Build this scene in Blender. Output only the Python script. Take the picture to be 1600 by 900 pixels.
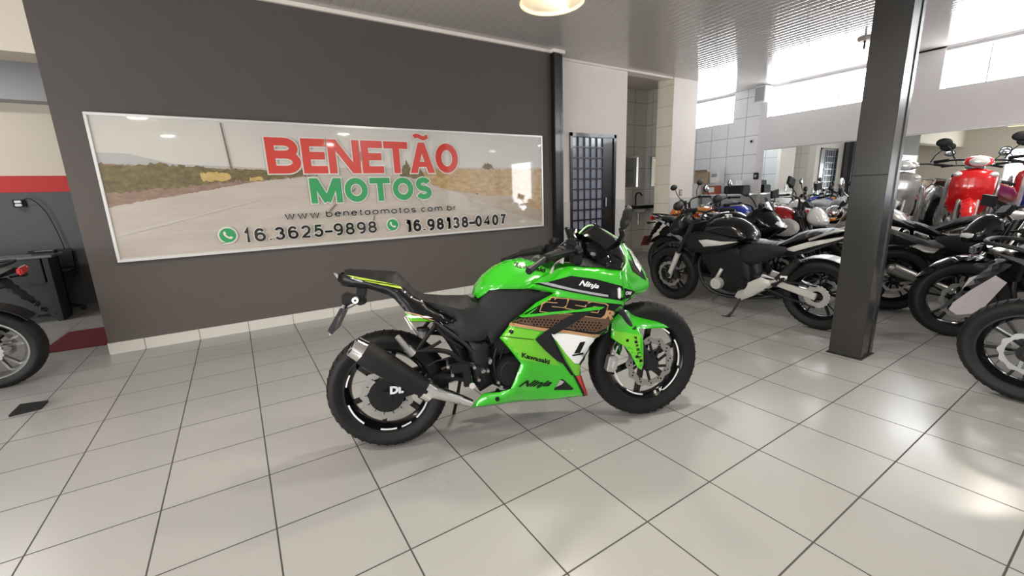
import bpy, bmesh, math, random
from mathutils import Vector, Matrix
from mathutils.bvhtree import BVHTree
from mathutils.geometry import delaunay_2d_cdt
for o in list(bpy.data.objects): bpy.data.objects.remove(o)
random.seed(7)
SC = bpy.context.scene
COL = SC.collection
PI = math.pi

# ------------------------------------------------------------------ camera
FPX = 664.156
CAM = Vector((0.0374, -1.7173, 1.2472))
FW = Vector((0.523926, 0.823984, -0.215759)); RT = Vector((0.839298, -0.5426, -0.034131)); UP = Vector((0.145194, 0.163204, 0.97585))
cd = bpy.data.cameras.new('camera'); cam = bpy.data.objects.new('camera', cd); COL.objects.link(cam)
cd.sensor_width = 36; cd.lens = FPX / 1600 * 36; cd.clip_start = .05; cd.clip_end = 200
mw = Matrix.Identity(4)
for i in range(3):
    mw[i][0] = RT[i]; mw[i][1] = UP[i]; mw[i][2] = -FW[i]; mw[i][3] = CAM[i]
cam.matrix_world = mw
SC.camera = cam
def ray(u, v):
    return FW + RT * ((u - 800) / FPX) - UP * ((v - 450) / FPX)
def on_plane(u, v, P0, N):
    d = ray(u, v); return CAM + d * ((Vector(P0) - CAM).dot(N) / d.dot(N))
def atx(u, v, x): return on_plane(u, v, (x, 0, 0), Vector((1, 0, 0)))
def aty(u, v, y): return on_plane(u, v, (0, y, 0), Vector((0, 1, 0)))
def atz(u, v, z): return on_plane(u, v, (0, 0, z), Vector((0, 0, 1)))

# ------------------------------------------------------------------ exposure, sky, daylight
SC.view_settings.view_transform = 'Standard'; SC.view_settings.look = 'None'
SC.view_settings.exposure = 0.25; SC.view_settings.gamma = 1.0; SC.view_settings.use_curve_mapping = False
SC.cycles.max_bounces = 8; SC.cycles.caustics_reflective = False; SC.cycles.caustics_refractive = False
SC.cycles.use_denoising = True
SC.cycles.sample_clamp_indirect = 6
wd = bpy.data.worlds.new('sky'); SC.world = wd; wd.use_nodes = True
wd.node_tree.nodes['Background'].inputs[0].default_value = (.82, .9, 1, 1)
wd.node_tree.nodes['Background'].inputs[1].default_value = 2.0
def area(name, loc, rot, sx, sy, power, color=(1, 1, 1)):
    l = bpy.data.lights.new(name, 'AREA'); l.shape = 'RECTANGLE'; l.size = sx; l.size_y = sy; l.energy = power; l.color = color
    o = bpy.data.objects.new(name, l); COL.objects.link(o); o.location = loc; o.rotation_euler = rot
    return o
# daylight entering through the street opening on the left and the side door on the right
area('street_daylight', (-5.9, -1.8, 1.1), (0, math.radians(-90), 0), 2.1, 7.2, 330, (1, .98, .95))
area('side_door_daylight', (8.8, -5.0, 1.3), (0, math.radians(90), 0), 2.0, 1.2, 90, (.97, .98, 1))
LAMP_W = 20
WIN_E = 12.0      # radiance of the sky seen through the high windows

# ------------------------------------------------------------------ materials
def mat(name, col, rough=.5, metal=0, coat=0, spec=.5, emit=None, es=1, alpha=1, trans=0, noise=0, nscale=20, bump=0, bscale=60, ior=1.45):
    m = bpy.data.materials.get(name)
    if m: return m
    m = bpy.data.materials.new(name); m.use_nodes = True
    nt = m.node_tree; b = nt.nodes['Principled BSDF']
    b.inputs['Base Color'].default_value = (*col, 1); b.inputs['Roughness'].default_value = rough
    b.inputs['Metallic'].default_value = metal; b.inputs['Coat Weight'].default_value = coat
    b.inputs['Coat Roughness'].default_value = .05
    b.inputs['Specular IOR Level'].default_value = spec; b.inputs['IOR'].default_value = ior
    b.inputs['Alpha'].default_value = alpha; b.inputs['Transmission Weight'].default_value = trans
    if emit: b.inputs['Emission Color'].default_value = (*emit, 1); b.inputs['Emission Strength'].default_value = es
    if noise or bump:
        tc = nt.nodes.new('ShaderNodeTexCoord')
        n = nt.nodes.new('ShaderNodeTexNoise'); n.inputs['Scale'].default_value = nscale; n.inputs['Detail'].default_value = 4
        nt.links.new(tc.outputs['Object'], n.inputs['Vector'])
        if noise:
            mx = nt.nodes.new('ShaderNodeMix'); mx.data_type = 'RGBA'
            mx.inputs[6].default_value = (*[c * (1 - noise) for c in col], 1); mx.inputs[7].default_value = (*[min(1, c * (1 + noise)) for c in col], 1)
            nt.links.new(n.outputs['Fac'], mx.inputs[0]); nt.links.new(mx.outputs[2], b.inputs['Base Color'])
        if bump:
            n2 = nt.nodes.new('ShaderNodeTexNoise'); n2.inputs['Scale'].default_value = bscale
            nt.links.new(tc.outputs['Object'], n2.inputs['Vector'])
            bp = nt.nodes.new('ShaderNodeBump'); bp.inputs['Strength'].default_value = bump; bp.inputs['Distance'].default_value = .01
            nt.links.new(n2.outputs['Fac'], bp.inputs['Height']); nt.links.new(bp.outputs[0], b.inputs['Normal'])
    return m
def math_node(nt, op, a=None, b=None, c=None):
    n = nt.nodes.new('ShaderNodeMath'); n.operation = op
    for i, x in enumerate((a, b, c)):
        if x is None: continue
        if isinstance(x, (int, float)): n.inputs[i].default_value = x
        else: nt.links.new(x, n.inputs[i])
    return n.outputs[0]
def grid_mat(name, col, line, sx, sy, axes, gw, rough, ox=0, oy=0, tint=.04, col2=None, coat=0, bumpline=True, rmin=None, spec=.5):
    """tiles: world-aligned grid with grout lines gw metres wide"""
    m = bpy.data.materials.new(name); m.use_nodes = True; nt = m.node_tree; b = nt.nodes['Principled BSDF']
    tc = nt.nodes.new('ShaderNodeTexCoord'); sp = nt.nodes.new('ShaderNodeSeparateXYZ')
    nt.links.new(tc.outputs['Object'], sp.inputs[0])
    A = sp.outputs[axes[0]]; B = sp.outputs[axes[1]]
    u = math_node(nt, 'DIVIDE', math_node(nt, 'SUBTRACT', A, ox), sx); v = math_node(nt, 'DIVIDE', math_node(nt, 'SUBTRACT', B, oy), sy)
    def edge(t, s):
        f = math_node(nt, 'FRACT', t); d = math_node(nt, 'ABSOLUTE', math_node(nt, 'SUBTRACT', f, .5))
        return math_node(nt, 'GREATER_THAN', d, .5 - gw / 2 / s)
    g = math_node(nt, 'MAXIMUM', edge(u, sx), edge(v, sy))
    cb = nt.nodes.new('ShaderNodeCombineXYZ'); nt.links.new(math_node(nt, 'FLOOR', u), cb.inputs[0]); nt.links.new(math_node(nt, 'FLOOR', v), cb.inputs[1])
    wn = nt.nodes.new('ShaderNodeTexWhiteNoise'); nt.links.new(cb.outputs[0], wn.inputs['Vector'])
    ns = nt.nodes.new('ShaderNodeTexNoise'); ns.inputs['Scale'].default_value = 2.2; ns.inputs['Detail'].default_value = 5
    nt.links.new(tc.outputs['Object'], ns.inputs['Vector'])
    fac = math_node(nt, 'ADD', math_node(nt, 'MULTIPLY', wn.outputs['Value'], .5), math_node(nt, 'MULTIPLY', ns.outputs['Fac'], .5))
    m1 = nt.nodes.new('ShaderNodeMix'); m1.data_type = 'RGBA'
    c2 = col2 or tuple(c * (1 - tint * 2) for c in col)
    m1.inputs[6].default_value = (*c2, 1); m1.inputs[7].default_value = (*[min(1, c * (1 + tint)) for c in col], 1)
    nt.links.new(fac, m1.inputs[0])
    m2 = nt.nodes.new('ShaderNodeMix'); m2.data_type = 'RGBA'; nt.links.new(g, m2.inputs[0]); nt.links.new(m1.outputs[2], m2.inputs[6]); m2.inputs[7].default_value = (*line, 1)
    nt.links.new(m2.outputs[2], b.inputs['Base Color'])
    r = math_node(nt, 'ADD', math_node(nt, 'MULTIPLY', ns.outputs['Fac'], .12), rough - .06)
    r = math_node(nt, 'MAXIMUM', r, math_node(nt, 'MULTIPLY', g, .8)); nt.links.new(r, b.inputs['Roughness'])
    b.inputs['Coat Weight'].default_value = coat; b.inputs['Specular IOR Level'].default_value = spec
    bp = nt.nodes.new('ShaderNodeBump'); bp.invert = True; bp.inputs['Strength'].default_value = .4; bp.inputs['Distance'].default_value = .002
    nt.links.new(g, bp.inputs['Height']); nt.links.new(bp.outputs[0], b.inputs['Normal'])
    return m

M = {}
M['black'] = mat('satin_black', (.008, .008, .009), .42, spec=.3)
M['gloss'] = mat('gloss_black', (.006, .006, .007), .16, spec=.5)
M['plastic'] = mat('black_plastic', (.010, .011, .012), .5, spec=.3, bump=.15, bscale=300)
M['rubber'] = mat('tyre_rubber', (.009, .009, .009), .6, spec=.3, noise=.3, nscale=40)
M['seat'] = mat('seat_vinyl', (.014, .014, .015), .5, spec=.35, bump=.2, bscale=400)
M['seatg'] = mat('seat_gloss', (.03, .03, .032), .3, bump=.2, bscale=200)
M['tail'] = mat('tail_black', (.006, .006, .007), .28, spec=.22)
M['steel'] = mat('brushed_steel', (.36, .36, .35), .38, .9)
M['chrome'] = mat('chrome', (.8, .8, .8), .1, 1)
M['alloy'] = mat('cast_alloy', (.5, .5, .49), .4, .8)
M['alloyw'] = mat('pale_alloy', (.55, .55, .52), .42, .35)
M['dark'] = mat('dark_metal', (.03, .03, .032), .4, .6)
M['engine'] = mat('engine_black', (.008, .008, .009), .45, .1, spec=.3, noise=.4, nscale=30)
M['green'] = mat('lime_green_paint', (.026, .43, .008), .2, coat=1)
M['limed'] = mat('lime_light', (.13, .48, .015), .25, coat=.8)
M['gold'] = mat('gold_graphic', (.4, .23, .11), .35, coat=.5)
M['bronze'] = mat('bronze_graphic', (.085, .045, .022), .35, coat=.5)
M['graphic'] = mat('black_graphic', (.005, .005, .006), .22, spec=.35)
M['white'] = mat('white_graphic', (.75, .77, .78), .3, coat=.5)
M['grey'] = mat('grey_graphic', (.32, .33, .35), .3, coat=.5)
M['red'] = mat('red_graphic', (.5, .02, .02), .3, coat=.5)
M['redp'] = mat('red_paint', (.62, .012, .015), .18, coat=1)
M['redd'] = mat('deep_red_paint', (.42, .008, .012), .18, coat=1)
M['blue'] = mat('blue_paint', (.008, .03, .35), .18, coat=1)
M['orange'] = mat('orange_paint', (.7, .22, .02), .22, coat=1)
M['silver'] = mat('silver_paint', (.38, .38, .38), .28, .5, coat=.8)
M['whitep'] = mat('white_paint', (.75, .75, .74), .2, coat=1)
M['purple'] = mat('purple_paint', (.09, .05, .3), .18, .5, coat=1)
M['glass'] = mat('mirror_lens', (.75, .8, .85), .03, 1)
M['screen'] = mat('smoked_screen', (.004, .004, .005), .06, spec=.5, alpha=.86)
M['clear'] = mat('clear_screen', (.6, .65, .68), .06, alpha=.3, coat=1)
M['lens'] = mat('lens_and_highlight', (.85, .87, .88), .12, .3, coat=1)  # real lenses, and the highlight painted on the green nose
M['amber'] = mat('amber_lens', (.8, .25, .02), .2, coat=1)
M['taill'] = mat('red_lens', (.5, .01, .01), .15, coat=1)

# ------------------------------------------------------------------ mesh kit
class MB:
    def __init__(s): s.bm = bmesh.new()
    def box(s, c, d, rot=None, taper=None):
        r = bmesh.ops.create_cube(s.bm, size=1)['verts']
        for v in r:
            tz = 1
            if taper and v.co.z > 0: tz = taper
            v.co = Vector((v.co.x * d[0] * tz, v.co.y * d[1] * tz, v.co.z * d[2]))
            if rot is not None: v.co = rot @ v.co
            v.co += Vector(c)
        return s
    def box2(s, a, b):
        a = Vector(a); b = Vector(b); return s.box((a + b) / 2, [abs(x) for x in (b - a)])
    def bar(s, p, q, w, h, up=(0, 1, 0)):
        p = Vector(p); q = Vector(q); d = q - p; L = d.length; x = d.normalized(); y = Vector(up); y = (y - x * y.dot(x)).normalized(); z = x.cross(y)
        R = Matrix((x, y, z)).transposed(); return s.box((p + q) / 2, (L, w, h), R)
    def cyl(s, p, q, r1, r2=None, n=20, cap=True):
        p = Vector(p); q = Vector(q); r2 = r1 if r2 is None else r2; d = q - p
        ret = bmesh.ops.create_cone(s.bm, cap_ends=cap, segments=n, radius1=r1, radius2=r2, depth=d.length)['verts']
        Rm = d.to_track_quat('Z', 'Y').to_matrix()
        for v in ret: v.co = Rm @ v.co + (p + q) / 2
        return s
    def tube(s, pts, r, n=10, sub=4):
        P = [Vector(p) for p in pts]
        if sub > 1 and len(P) > 2:
            Q = []
            for i in range(len(P) - 1):
                a = P[max(i - 1, 0)]; b = P[i]; c = P[i + 1]; d = P[min(i + 2, len(P) - 1)]
                for k in range(sub):
                    t = k / sub
                    Q.append(.5 * ((2 * b) + (c - a) * t + (2 * a - 5 * b + 4 * c - d) * t * t + (3 * b - a - 3 * c + d) * t ** 3))
            P = Q + [P[-1]]
        R = r if isinstance(r, (list, tuple)) else [r] * 2
        up = Vector((.13, .31, .94)); rings = []
        for i, p in enumerate(P):
            t = (P[min(i + 1, len(P) - 1)] - P[max(i - 1, 0)]).normalized()
            a = t.cross(up).normalized(); b = t.cross(a); rr = R[0] + (R[-1] - R[0]) * i / (len(P) - 1)
            rings.append([s.bm.verts.new(p + a * rr * math.cos(2 * PI * k / n) + b * rr * math.sin(2 * PI * k / n)) for k in range(n)])
        for i in range(len(rings) - 1):
            for k in range(n): s.bm.faces.new((rings[i][k], rings[i][(k + 1) % n], rings[i + 1][(k + 1) % n], rings[i + 1][k]))
        s.bm.faces.new(rings[0]); s.bm.faces.new(rings[-1][::-1]); return s
    def lathe(s, prof, c=(0, 0, 0), axis='Y', n=48, closed=False, wave=None):
        rings = []; c = Vector(c)
        for k in range(n):
            a = 2 * PI * k / n; ring = []
            for (r, t) in prof:
                rr = r + (wave(a, r) if wave else 0)
                if axis == 'Y': p = Vector((rr * math.cos(a), t, rr * math.sin(a)))
                elif axis == 'Z': p = Vector((rr * math.cos(a), rr * math.sin(a), t))
                else: p = Vector((t, rr * math.cos(a), rr * math.sin(a)))
                ring.append(s.bm.verts.new(c + p))
            rings.append(ring)
        m = len(prof)
        for k in range(n):
            A = rings[k]; B = rings[(k + 1) % n]
            for i in range(m if closed else m - 1): s.bm.faces.new((A[i], A[(i + 1) % m], B[(i + 1) % m], B[i]))
        return s
    def poly(s, pts, d):
        """prism: 3-D outline extruded by vector d"""
        d = Vector(d); a = [s.bm.verts.new(Vector(p)) for p in pts]; b = [s.bm.verts.new(Vector(p) + d) for p in pts]
        s.bm.faces.new(a[::-1]); s.bm.faces.new(b)
        for i in range(len(a)): s.bm.faces.new((a[i], a[(i + 1) % len(a)], b[(i + 1) % len(a)], b[i]))
        return s
    def sphere(s, c, r, sc=(1, 1, 1), n=16):
        ret = bmesh.ops.create_uvsphere(s.bm, u_segments=n, v_segments=n // 2 + 2, radius=r)['verts']
        for v in ret: v.co = Vector((v.co.x * sc[0], v.co.y * sc[1], v.co.z * sc[2])) + Vector(c)
        return s
    def build(s, name, m, parent=None, smooth=True, bevel=0, ang=40):
        bm = s.bm
        bmesh.ops.recalc_face_normals(bm, faces=bm.faces)
        if bevel: bmesh.ops.bevel(bm, geom=[e for e in bm.edges if len(e.link_faces) == 2 and e.calc_face_angle(0) > .6], offset=bevel, segments=2, affect='EDGES', clamp_overlap=True)
        if smooth:
            for f in bm.faces: f.smooth = True
            for e in bm.edges:
                if len(e.link_faces) == 2 and e.calc_face_angle(0) > math.radians(ang): e.smooth = False
        me = bpy.data.meshes.new(name); bm.to_mesh(me); bm.free(); me.materials.append(M[m] if isinstance(m, str) else m)
        o = bpy.data.objects.new(name, me); COL.objects.link(o)
        if parent: o.parent = parent
        return o

def tag(o, label=None, cat=None, group=None, kind=None):
    if label: o['label'] = label
    if cat: o['category'] = cat
    if group: o['group'] = group
    if kind: o['kind'] = kind
    return o
def empty(name, loc=(0, 0, 0), rz=0):
    o = bpy.data.objects.new(name, None); COL.objects.link(o); o.location = loc; o.rotation_euler = (0, 0, rz); o.empty_display_size = .1
    return o
def struct(name, mb, m, **k):
    o = mb.build(name, m, smooth=k.pop('smooth', False), **k); o['kind'] = 'structure'; return o
def copy_tree(o, parent=None):
    c = o.copy(); COL.objects.link(c)
    if parent: c.parent = parent
    for ch in [x for x in bpy.data.objects if x.parent == o]: copy_tree(ch, c)
    return c

def chaikin(p, n):
    for _ in range(n):
        q = []
        for i in range(len(p)):
            a = Vector(p[i]); b = Vector(p[(i + 1) % len(p)]); q += [a * .75 + b * .25, a * .25 + b * .75]
        p = q
    return p
def inside(pt, P):
    x, y = pt; c = False; n = len(P); j = n - 1
    for i in range(n):
        if (P[i][1] > y) != (P[j][1] > y) and x < (P[j][0] - P[i][0]) * (y - P[i][1]) / (P[j][1] - P[i][1]) + P[i][0]: c = not c
        j = i
    return c
def bdist(pt, P):
    m = 1e9; px, py = pt
    for i in range(len(P)):
        ax, ay = P[i][0], P[i][1]; bx, by = P[(i + 1) % len(P)][0], P[(i + 1) % len(P)][1]
        dx, dy = bx - ax, by - ay; l = dx * dx + dy * dy
        t = 0 if l == 0 else max(0, min(1, ((px - ax) * dx + (py - ay) * dy) / l))
        m = min(m, math.hypot(px - ax - t * dx, py - ay - t * dy))
    return m
def resample(P, step):
    out = []
    for i in range(len(P)):
        a = Vector(P[i]); b = Vector(P[(i + 1) % len(P)]); L = math.hypot(b[0] - a[0], b[1] - a[1]); n = max(1, int(round(L / step)))
        for k in range(n): out.append(a.lerp(b, k / n))
    return out
def tri2d(P, step):
    """triangulate outline with interior grid; returns pts2d, tris, number of outline points"""
    xs = [p[0] for p in P]; ys = [p[1] for p in P]; pts = [Vector((p[0], p[1])) for p in P]; n = len(pts)
    x = min(xs) + step * .5; row = 0
    while x < max(xs):
        y = min(ys) + step * (.5 if row % 2 else 0)
        while y < max(ys):
            if inside((x, y), P) and bdist((x, y), P) > step * .35: pts.append(Vector((x, y)))
            y += step
        x += step * .87; row += 1
    r = delaunay_2d_cdt(pts, [], [list(range(n))], 1, 1e-7)
    return r[0], r[2], n, r[3]
def shell_mesh(P3, step, bulge, r, sgn=-1):
    """P3: outline points (x, z, y). Harmonic y inside plus a rounded bulge away from the centre plane."""
    P3 = resample([Vector(p) for p in P3], step)
    pts, tris, n, orig = tri2d(P3, step)
    key = {(round(p[0], 6), round(p[1], 6)): p[2] for p in P3}
    ys = []; fixed = []
    for p in pts:
        k = (round(p[0], 6), round(p[1], 6))
        if k in key: ys.append(key[k]); fixed.append(True)
        else:
            best = min(P3, key=lambda q: (q[0] - p[0]) ** 2 + (q[1] - p[1]) ** 2); ys.append(best[2]); fixed.append(False)
    nb = [set() for _ in pts]
    for t in tris:
        for i in range(len(t)): nb[t[i]].add(t[(i + 1) % len(t)]); nb[t[(i + 1) % len(t)]].add(t[i])
    free = [i for i in range(len(pts)) if not fixed[i] and nb[i]]
    for _ in range(60):
        for i in free: ys[i] = sum(ys[j] for j in nb[i]) / len(nb[i])
    V = []
    for i, p in enumerate(pts):
        d = 0 if fixed[i] else bdist(p, P3); t = min(1, d / r)
        V.append(Vector((p[0], ys[i] + sgn * bulge * math.sqrt(max(0, 1 - (1 - t) ** 2)), p[1])))
    return V, [list(t) for t in tris]
def bm_from(V, T):
    bm = bmesh.new(); vs = [bm.verts.new(v) for v in V]
    for t in T:
        try: bm.faces.new([vs[i] for i in t])
        except ValueError: pass
    return bm
def thicken(bm, t):
    """give an open sheet real thickness towards the centre plane"""
    bm.normal_update(); fs = list(bm.faces); vm = {}
    for v in list(bm.verts):
        s = 1 if v.co.y < 0 else -1
        vm[v] = bm.verts.new(v.co + Vector((0, s * t, 0)))
    be = [e for e in bm.edges if len(e.link_faces) == 1]
    for f in fs: bm.faces.new([vm[v] for v in f.verts][::-1])
    for e in be:
        a, b = e.verts
        try: bm.faces.new((a, b, vm[b], vm[a]))
        except ValueError: pass
def slab(poly, w, r, y0=0, step=.03, sm=1, base=0):
    """closed, rounded solid from a side outline: half width w, edge rounding r"""
    P = [(p[0], p[1], 0) for p in chaikin([Vector((a, b)) for a, b in poly], sm)]
    V, T = shell_mesh(P, step, w - base, r, -1)
    bm = bmesh.new(); A = [bm.verts.new((v.x, y0 + v.y - base, v.z)) for v in V]; B = [bm.verts.new((v.x, y0 - v.y + base, v.z)) for v in V]
    cnt = {}
    for t in T:
        bm.faces.new([A[i] for i in t]); bm.faces.new([B[i] for i in t][::-1])
        for i in range(3):
            e = (t[i], t[(i + 1) % 3]); k = tuple(sorted(e)); cnt[k] = None if k in cnt else e
    for e in cnt.values():
        if e: bm.faces.new((A[e[1]], A[e[0]], B[e[0]], B[e[1]]))
    if not base: bmesh.ops.remove_doubles(bm, verts=bm.verts, dist=1e-5)
    mb = MB(); mb.bm.free(); mb.bm = bm; return mb
def text_tris(s, off=0.0, shear=0, res=3, spacing=1.0):
    """text as triangles inside the unit square"""
    c = bpy.data.curves.new('t', 'FONT'); c.body = s; c.offset = off; c.shear = shear; c.resolution_u = res; c.space_character = spacing
    o = bpy.data.objects.new('t', c); COL.objects.link(o); dg = bpy.context.evaluated_depsgraph_get(); dg.update()
    me = o.evaluated_get(dg).to_mesh(); bm = bmesh.new(); bm.from_mesh(me); bmesh.ops.triangulate(bm, faces=bm.faces)
    V = [v.co.copy() for v in bm.verts]; bm.verts.index_update(); T = [[v.index for v in f.verts] for f in bm.faces]; bm.free()
    bpy.data.objects.remove(o)
    return V, T
def text_flat(s, p0, p1, ax, off=0, y=0, t=.003, shear=0, grow=0, spacing=1.0, ref_off=None):
    """lettering fitted in the box p0..p1 (two world coords on axes ax), returned as MB prism on plane y"""
    V, T = text_tris(s, off, shear, spacing=spacing)
    V0, _ = text_tris(s, off if ref_off is None else ref_off, shear, spacing=spacing)
    x0 = min(v.x for v in V0); x1 = max(v.x for v in V0); y0 = min(v.y for v in V0); y1 = max(v.y for v in V0)
    mb = MB(); bm = mb.bm
    def mp(v, dd):
        a = p0[0] + (v.x - x0) / (x1 - x0) * (p1[0] - p0[0]); b = p0[1] + (v.y - y0) / (y1 - y0) * (p1[1] - p0[1])
        q = [0, 0, 0]; q[ax[0]] = a; q[ax[1]] = b; q[3 - ax[0] - ax[1]] = y + dd; return Vector(q)
    A = [bm.verts.new(mp(v, 0)) for v in V]
    for tt in T:
        try: bm.faces.new([A[i] for i in tt])
        except ValueError: pass
    r = bmesh.ops.extrude_face_region(bm, geom=list(bm.faces))
    q = [0, 0, 0]; q[3 - ax[0] - ax[1]] = t
    for v in [g for g in r['geom'] if isinstance(g, bmesh.types.BMVert)]: v.co += Vector(q)
    return mb

# ------------------------------------------------------------------ stroke lettering for the painted signs
def _arc(cx, cy, rx, ry, a0, a1, n=10): return [(cx + rx * math.cos(math.radians(a0 + (a1 - a0) * i / n)), cy + ry * math.sin(math.radians(a0 + (a1 - a0) * i / n))) for i in range(n + 1)]
_E = _arc(.5, .5, .5, .5, 90, 450, 28)
GL = {  # width, strokes in the unit square, x-height, closed flags by equal end points
 'B': (.86, [[(0, 0), (0, 1)], [(0, 1), (.5, 1)] + _arc(.55, .77, .38, .23, 90, -90)[0:] + [(0, .54)], [(0, .54), (.5, .54)] + _arc(.58, .27, .42, .27, 90, -90) + [(0, 0)]]),
 'E': (.66, [[(0, 0), (0, 1)], [(0, 1), (1, 1)], [(0, .52), (.9, .52)], [(0, 0), (1, 0)]]),
 'N': (.92, [[(0, 0), (0, 1)], [(1, 0), (1, 1)], [(.0, .97), (1, .03)]]),
 'T': (.78, [[(0, 1), (1, 1)], [(.5, 0), (.5, 1)]]),
 'A': (.86, [[(0, 0), (.5, 1), (1, 0)], [(.2, .3), (.8, .3)]]),
 'O': (.84, [_E]), 'M': (1.08, [[(0, 0), (0, 1)], [(1, 0), (1, 1)], [(.03, .97), (.5, .18), (.97, .97)]]),
 'S': (.68, [_arc(.5, .75, .46, .25, 20, 270, 14) + _arc(.5, .25, .5, .25, 90, -160, 14)[1:]]),
 '0': (.56, [_arc(.5, .5, .5, .5, 90, 450, 24)]),
 '1': (.4, [[(.12, .7), (.45, .82), (.62, 1), (.62, 0)]]),
 '2': (.56, [_arc(.5, .72, .46, .28, 170, -20, 12) + [(.85, .45), (.35, .2), (0, .0), (1, .0)]]),
 '3': (.56, [_arc(.48, .76, .42, .24, 165, -90, 12), _arc(.48, .26, .48, .26, 90, -165, 12)]),
 '4': (.6, [[(.74, 0), (.74, 1), (0, .3), (1, .3)]]),
 '5': (.56, [[(.92, 1), (.2, 1), (.08, .5)] + _arc(.46, .33, .5, .33, 110, -160, 14)]),
 '6': (.56, [_arc(.5, .31, .5, .31, 90, 450, 20), [(.9, .82)] + _arc(.5, .6, .5, .4, 60, 180, 10) + [(0, .3)]]),
 '7': (.54, [[(0, 1), (1, 1), (.6, .55), (.4, 0)]]),
 '8': (.56, [_arc(.5, .76, .42, .24, 90, 450, 20), _arc(.5, .27, .5, .27, 90, 450, 20)]),
 '9': (.56, [_arc(.5, .69, .5, .31, 90, 450, 20), [(1, .7)] + _arc(.5, .4, .5, .4, 0, -120, 10)]),
 '-': (.3, [[(0, .36), (1, .36)]]), '.': (.16, [[(.5, -.04), (.5, .07)]]),
 'w': (.8, [[(0, .7), (.25, 0), (.5, .68), (.75, 0), (1, .7)]]),
 'b': (.56, [[(0, 0), (0, 1)], _arc(.5, .35, .5, .35, 90, 450, 18)]),
 'e': (.56, [[(0, .37), (1, .37)] + _arc(.5, .35, .5, .35, 0, 320, 18)[1:]]),
 'n': (.5, [[(0, 0), (0, .7)], [(0, .4)] + _arc(.5, .42, .5, .28, 170, 0, 8) + [(1, 0)]]),
 't': (.3, [[(.4, .95), (.4, .12), (.6, 0), (1, 0)], [(0, .7), (1, .7)]]),
 'a': (.54, [_arc(.48, .34, .48, .34, 90, 450, 18), [(1, .7), (1, 0)]]),
 'o': (.58, [_arc(.5, .35, .5, .35, 90, 450, 18)]),
 'm': (.84, [[(0, 0), (0, .7)], [(0, .45)] + _arc(.25, .45, .25, .25, 170, 0, 6) + [(.5, 0)], [(.5, .45)] + _arc(.75, .45, .25, .25, 170, 0, 6) + [(1, 0)]]),
 's': (.5, [_arc(.5, .52, .46, .18, 20, 270, 10) + _arc(.5, .18, .5, .17, 90, -160, 10)[1:]]),
 'c': (.52, [_arc(.52, .35, .5, .35, 45, 315, 14)]),
 'r': (.3, [[(0, 0), (0, .7)], [(0, .4), (.3, .62), (1, .7)]]),
}
def ribbon(bm, pts, w, y, ext=0):
    P = [Vector(p) for p in pts]; closed = (P[0] - P[-1]).length < 1e-4
    if closed: P = P[:-1]
    if ext and not closed and len(P) > 1:
        P[0] = P[0] + (P[0] - P[1]).normalized() * ext; P[-1] = P[-1] + (P[-1] - P[-2]).normalized() * ext
    n = len(P); L = []
    for i in range(n):
        if closed: a, c = P[i - 1], P[(i + 1) % n]
        else: a, c = P[max(i - 1, 0)], P[min(i + 1, n - 1)]
        d1 = (P[i] - a); d2 = (c - P[i])
        if d1.length < 1e-9: d1 = d2
        if d2.length < 1e-9: d2 = d1
        d1 = d1.normalized(); d2 = d2.normalized(); t = (d1 + d2)
        if t.length < .3: t = d1
        t = t.normalized(); k = min(1 / max(.25, abs(t.dot(d1))), 1.5); nn = Vector((-t.y, t.x)) * (w / 2) * k
        L.append((P[i] + nn, P[i] - nn))
    A = [(bm.verts.new((a.x, y, a.y)), bm.verts.new((b.x, y, b.y))) for a, b in L]
    for i in range(n if closed else n - 1):
        j = (i + 1) % n
        try: bm.faces.new((A[i][0], A[i][1], A[j][1], A[j][0]))
        except ValueError: pass
def offset_poly(P, d):
    """grow a convex outline by d"""
    n = len(P); c = sum((Vector(p) for p in P), Vector((0, 0))) / n; L = []
    for i in range(n):
        a = Vector(P[i]); b = Vector(P[(i + 1) % n]); t = (b - a).normalized(); nn = Vector((t.y, -t.x))
        if nn.dot(a - c) < 0: nn = -nn
        L.append((a + nn * d, t))
    out = []
    for i in range(n):
        p, u = L[i - 1]; q, v = L[i]; cr = u.x * v.y - u.y * v.x
        out.append(q if abs(cr) < 1e-6 else p + u * (((q - p).x * v.y - (q - p).y * v.x) / cr))
    return out
def glyph_polys(c, k, b):
    """slanted limbs of N, M, A; k = weight / width, b = weight / height"""
    if c == 'N': return [[(0, 1), (1.15 * k, 1), (1, 0), (1 - 1.15 * k, 0)]]
    if c == 'M': return [[(0, 1), (1.3 * k, 1), (.5 + .5 * k, .12), (.5 - .5 * k, .0)], [(1, 1), (1 - 1.3 * k, 1), (.5 - .5 * k, .12), (.5 + .5 * k, .0)]]
    if c == 'A': return [[(0, 0), (1.1 * k, 0), (.5 + .5 * k, 1), (.5 - .5 * k, 1)], [(1, 0), (1 - 1.1 * k, 0), (.5 - .5 * k, 1), (.5 + .5 * k, 1)], [(.2, .2), (.8, .2), (.75, .2 + b * .8), (.25, .2 + b * .8)]]
    return []
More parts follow.
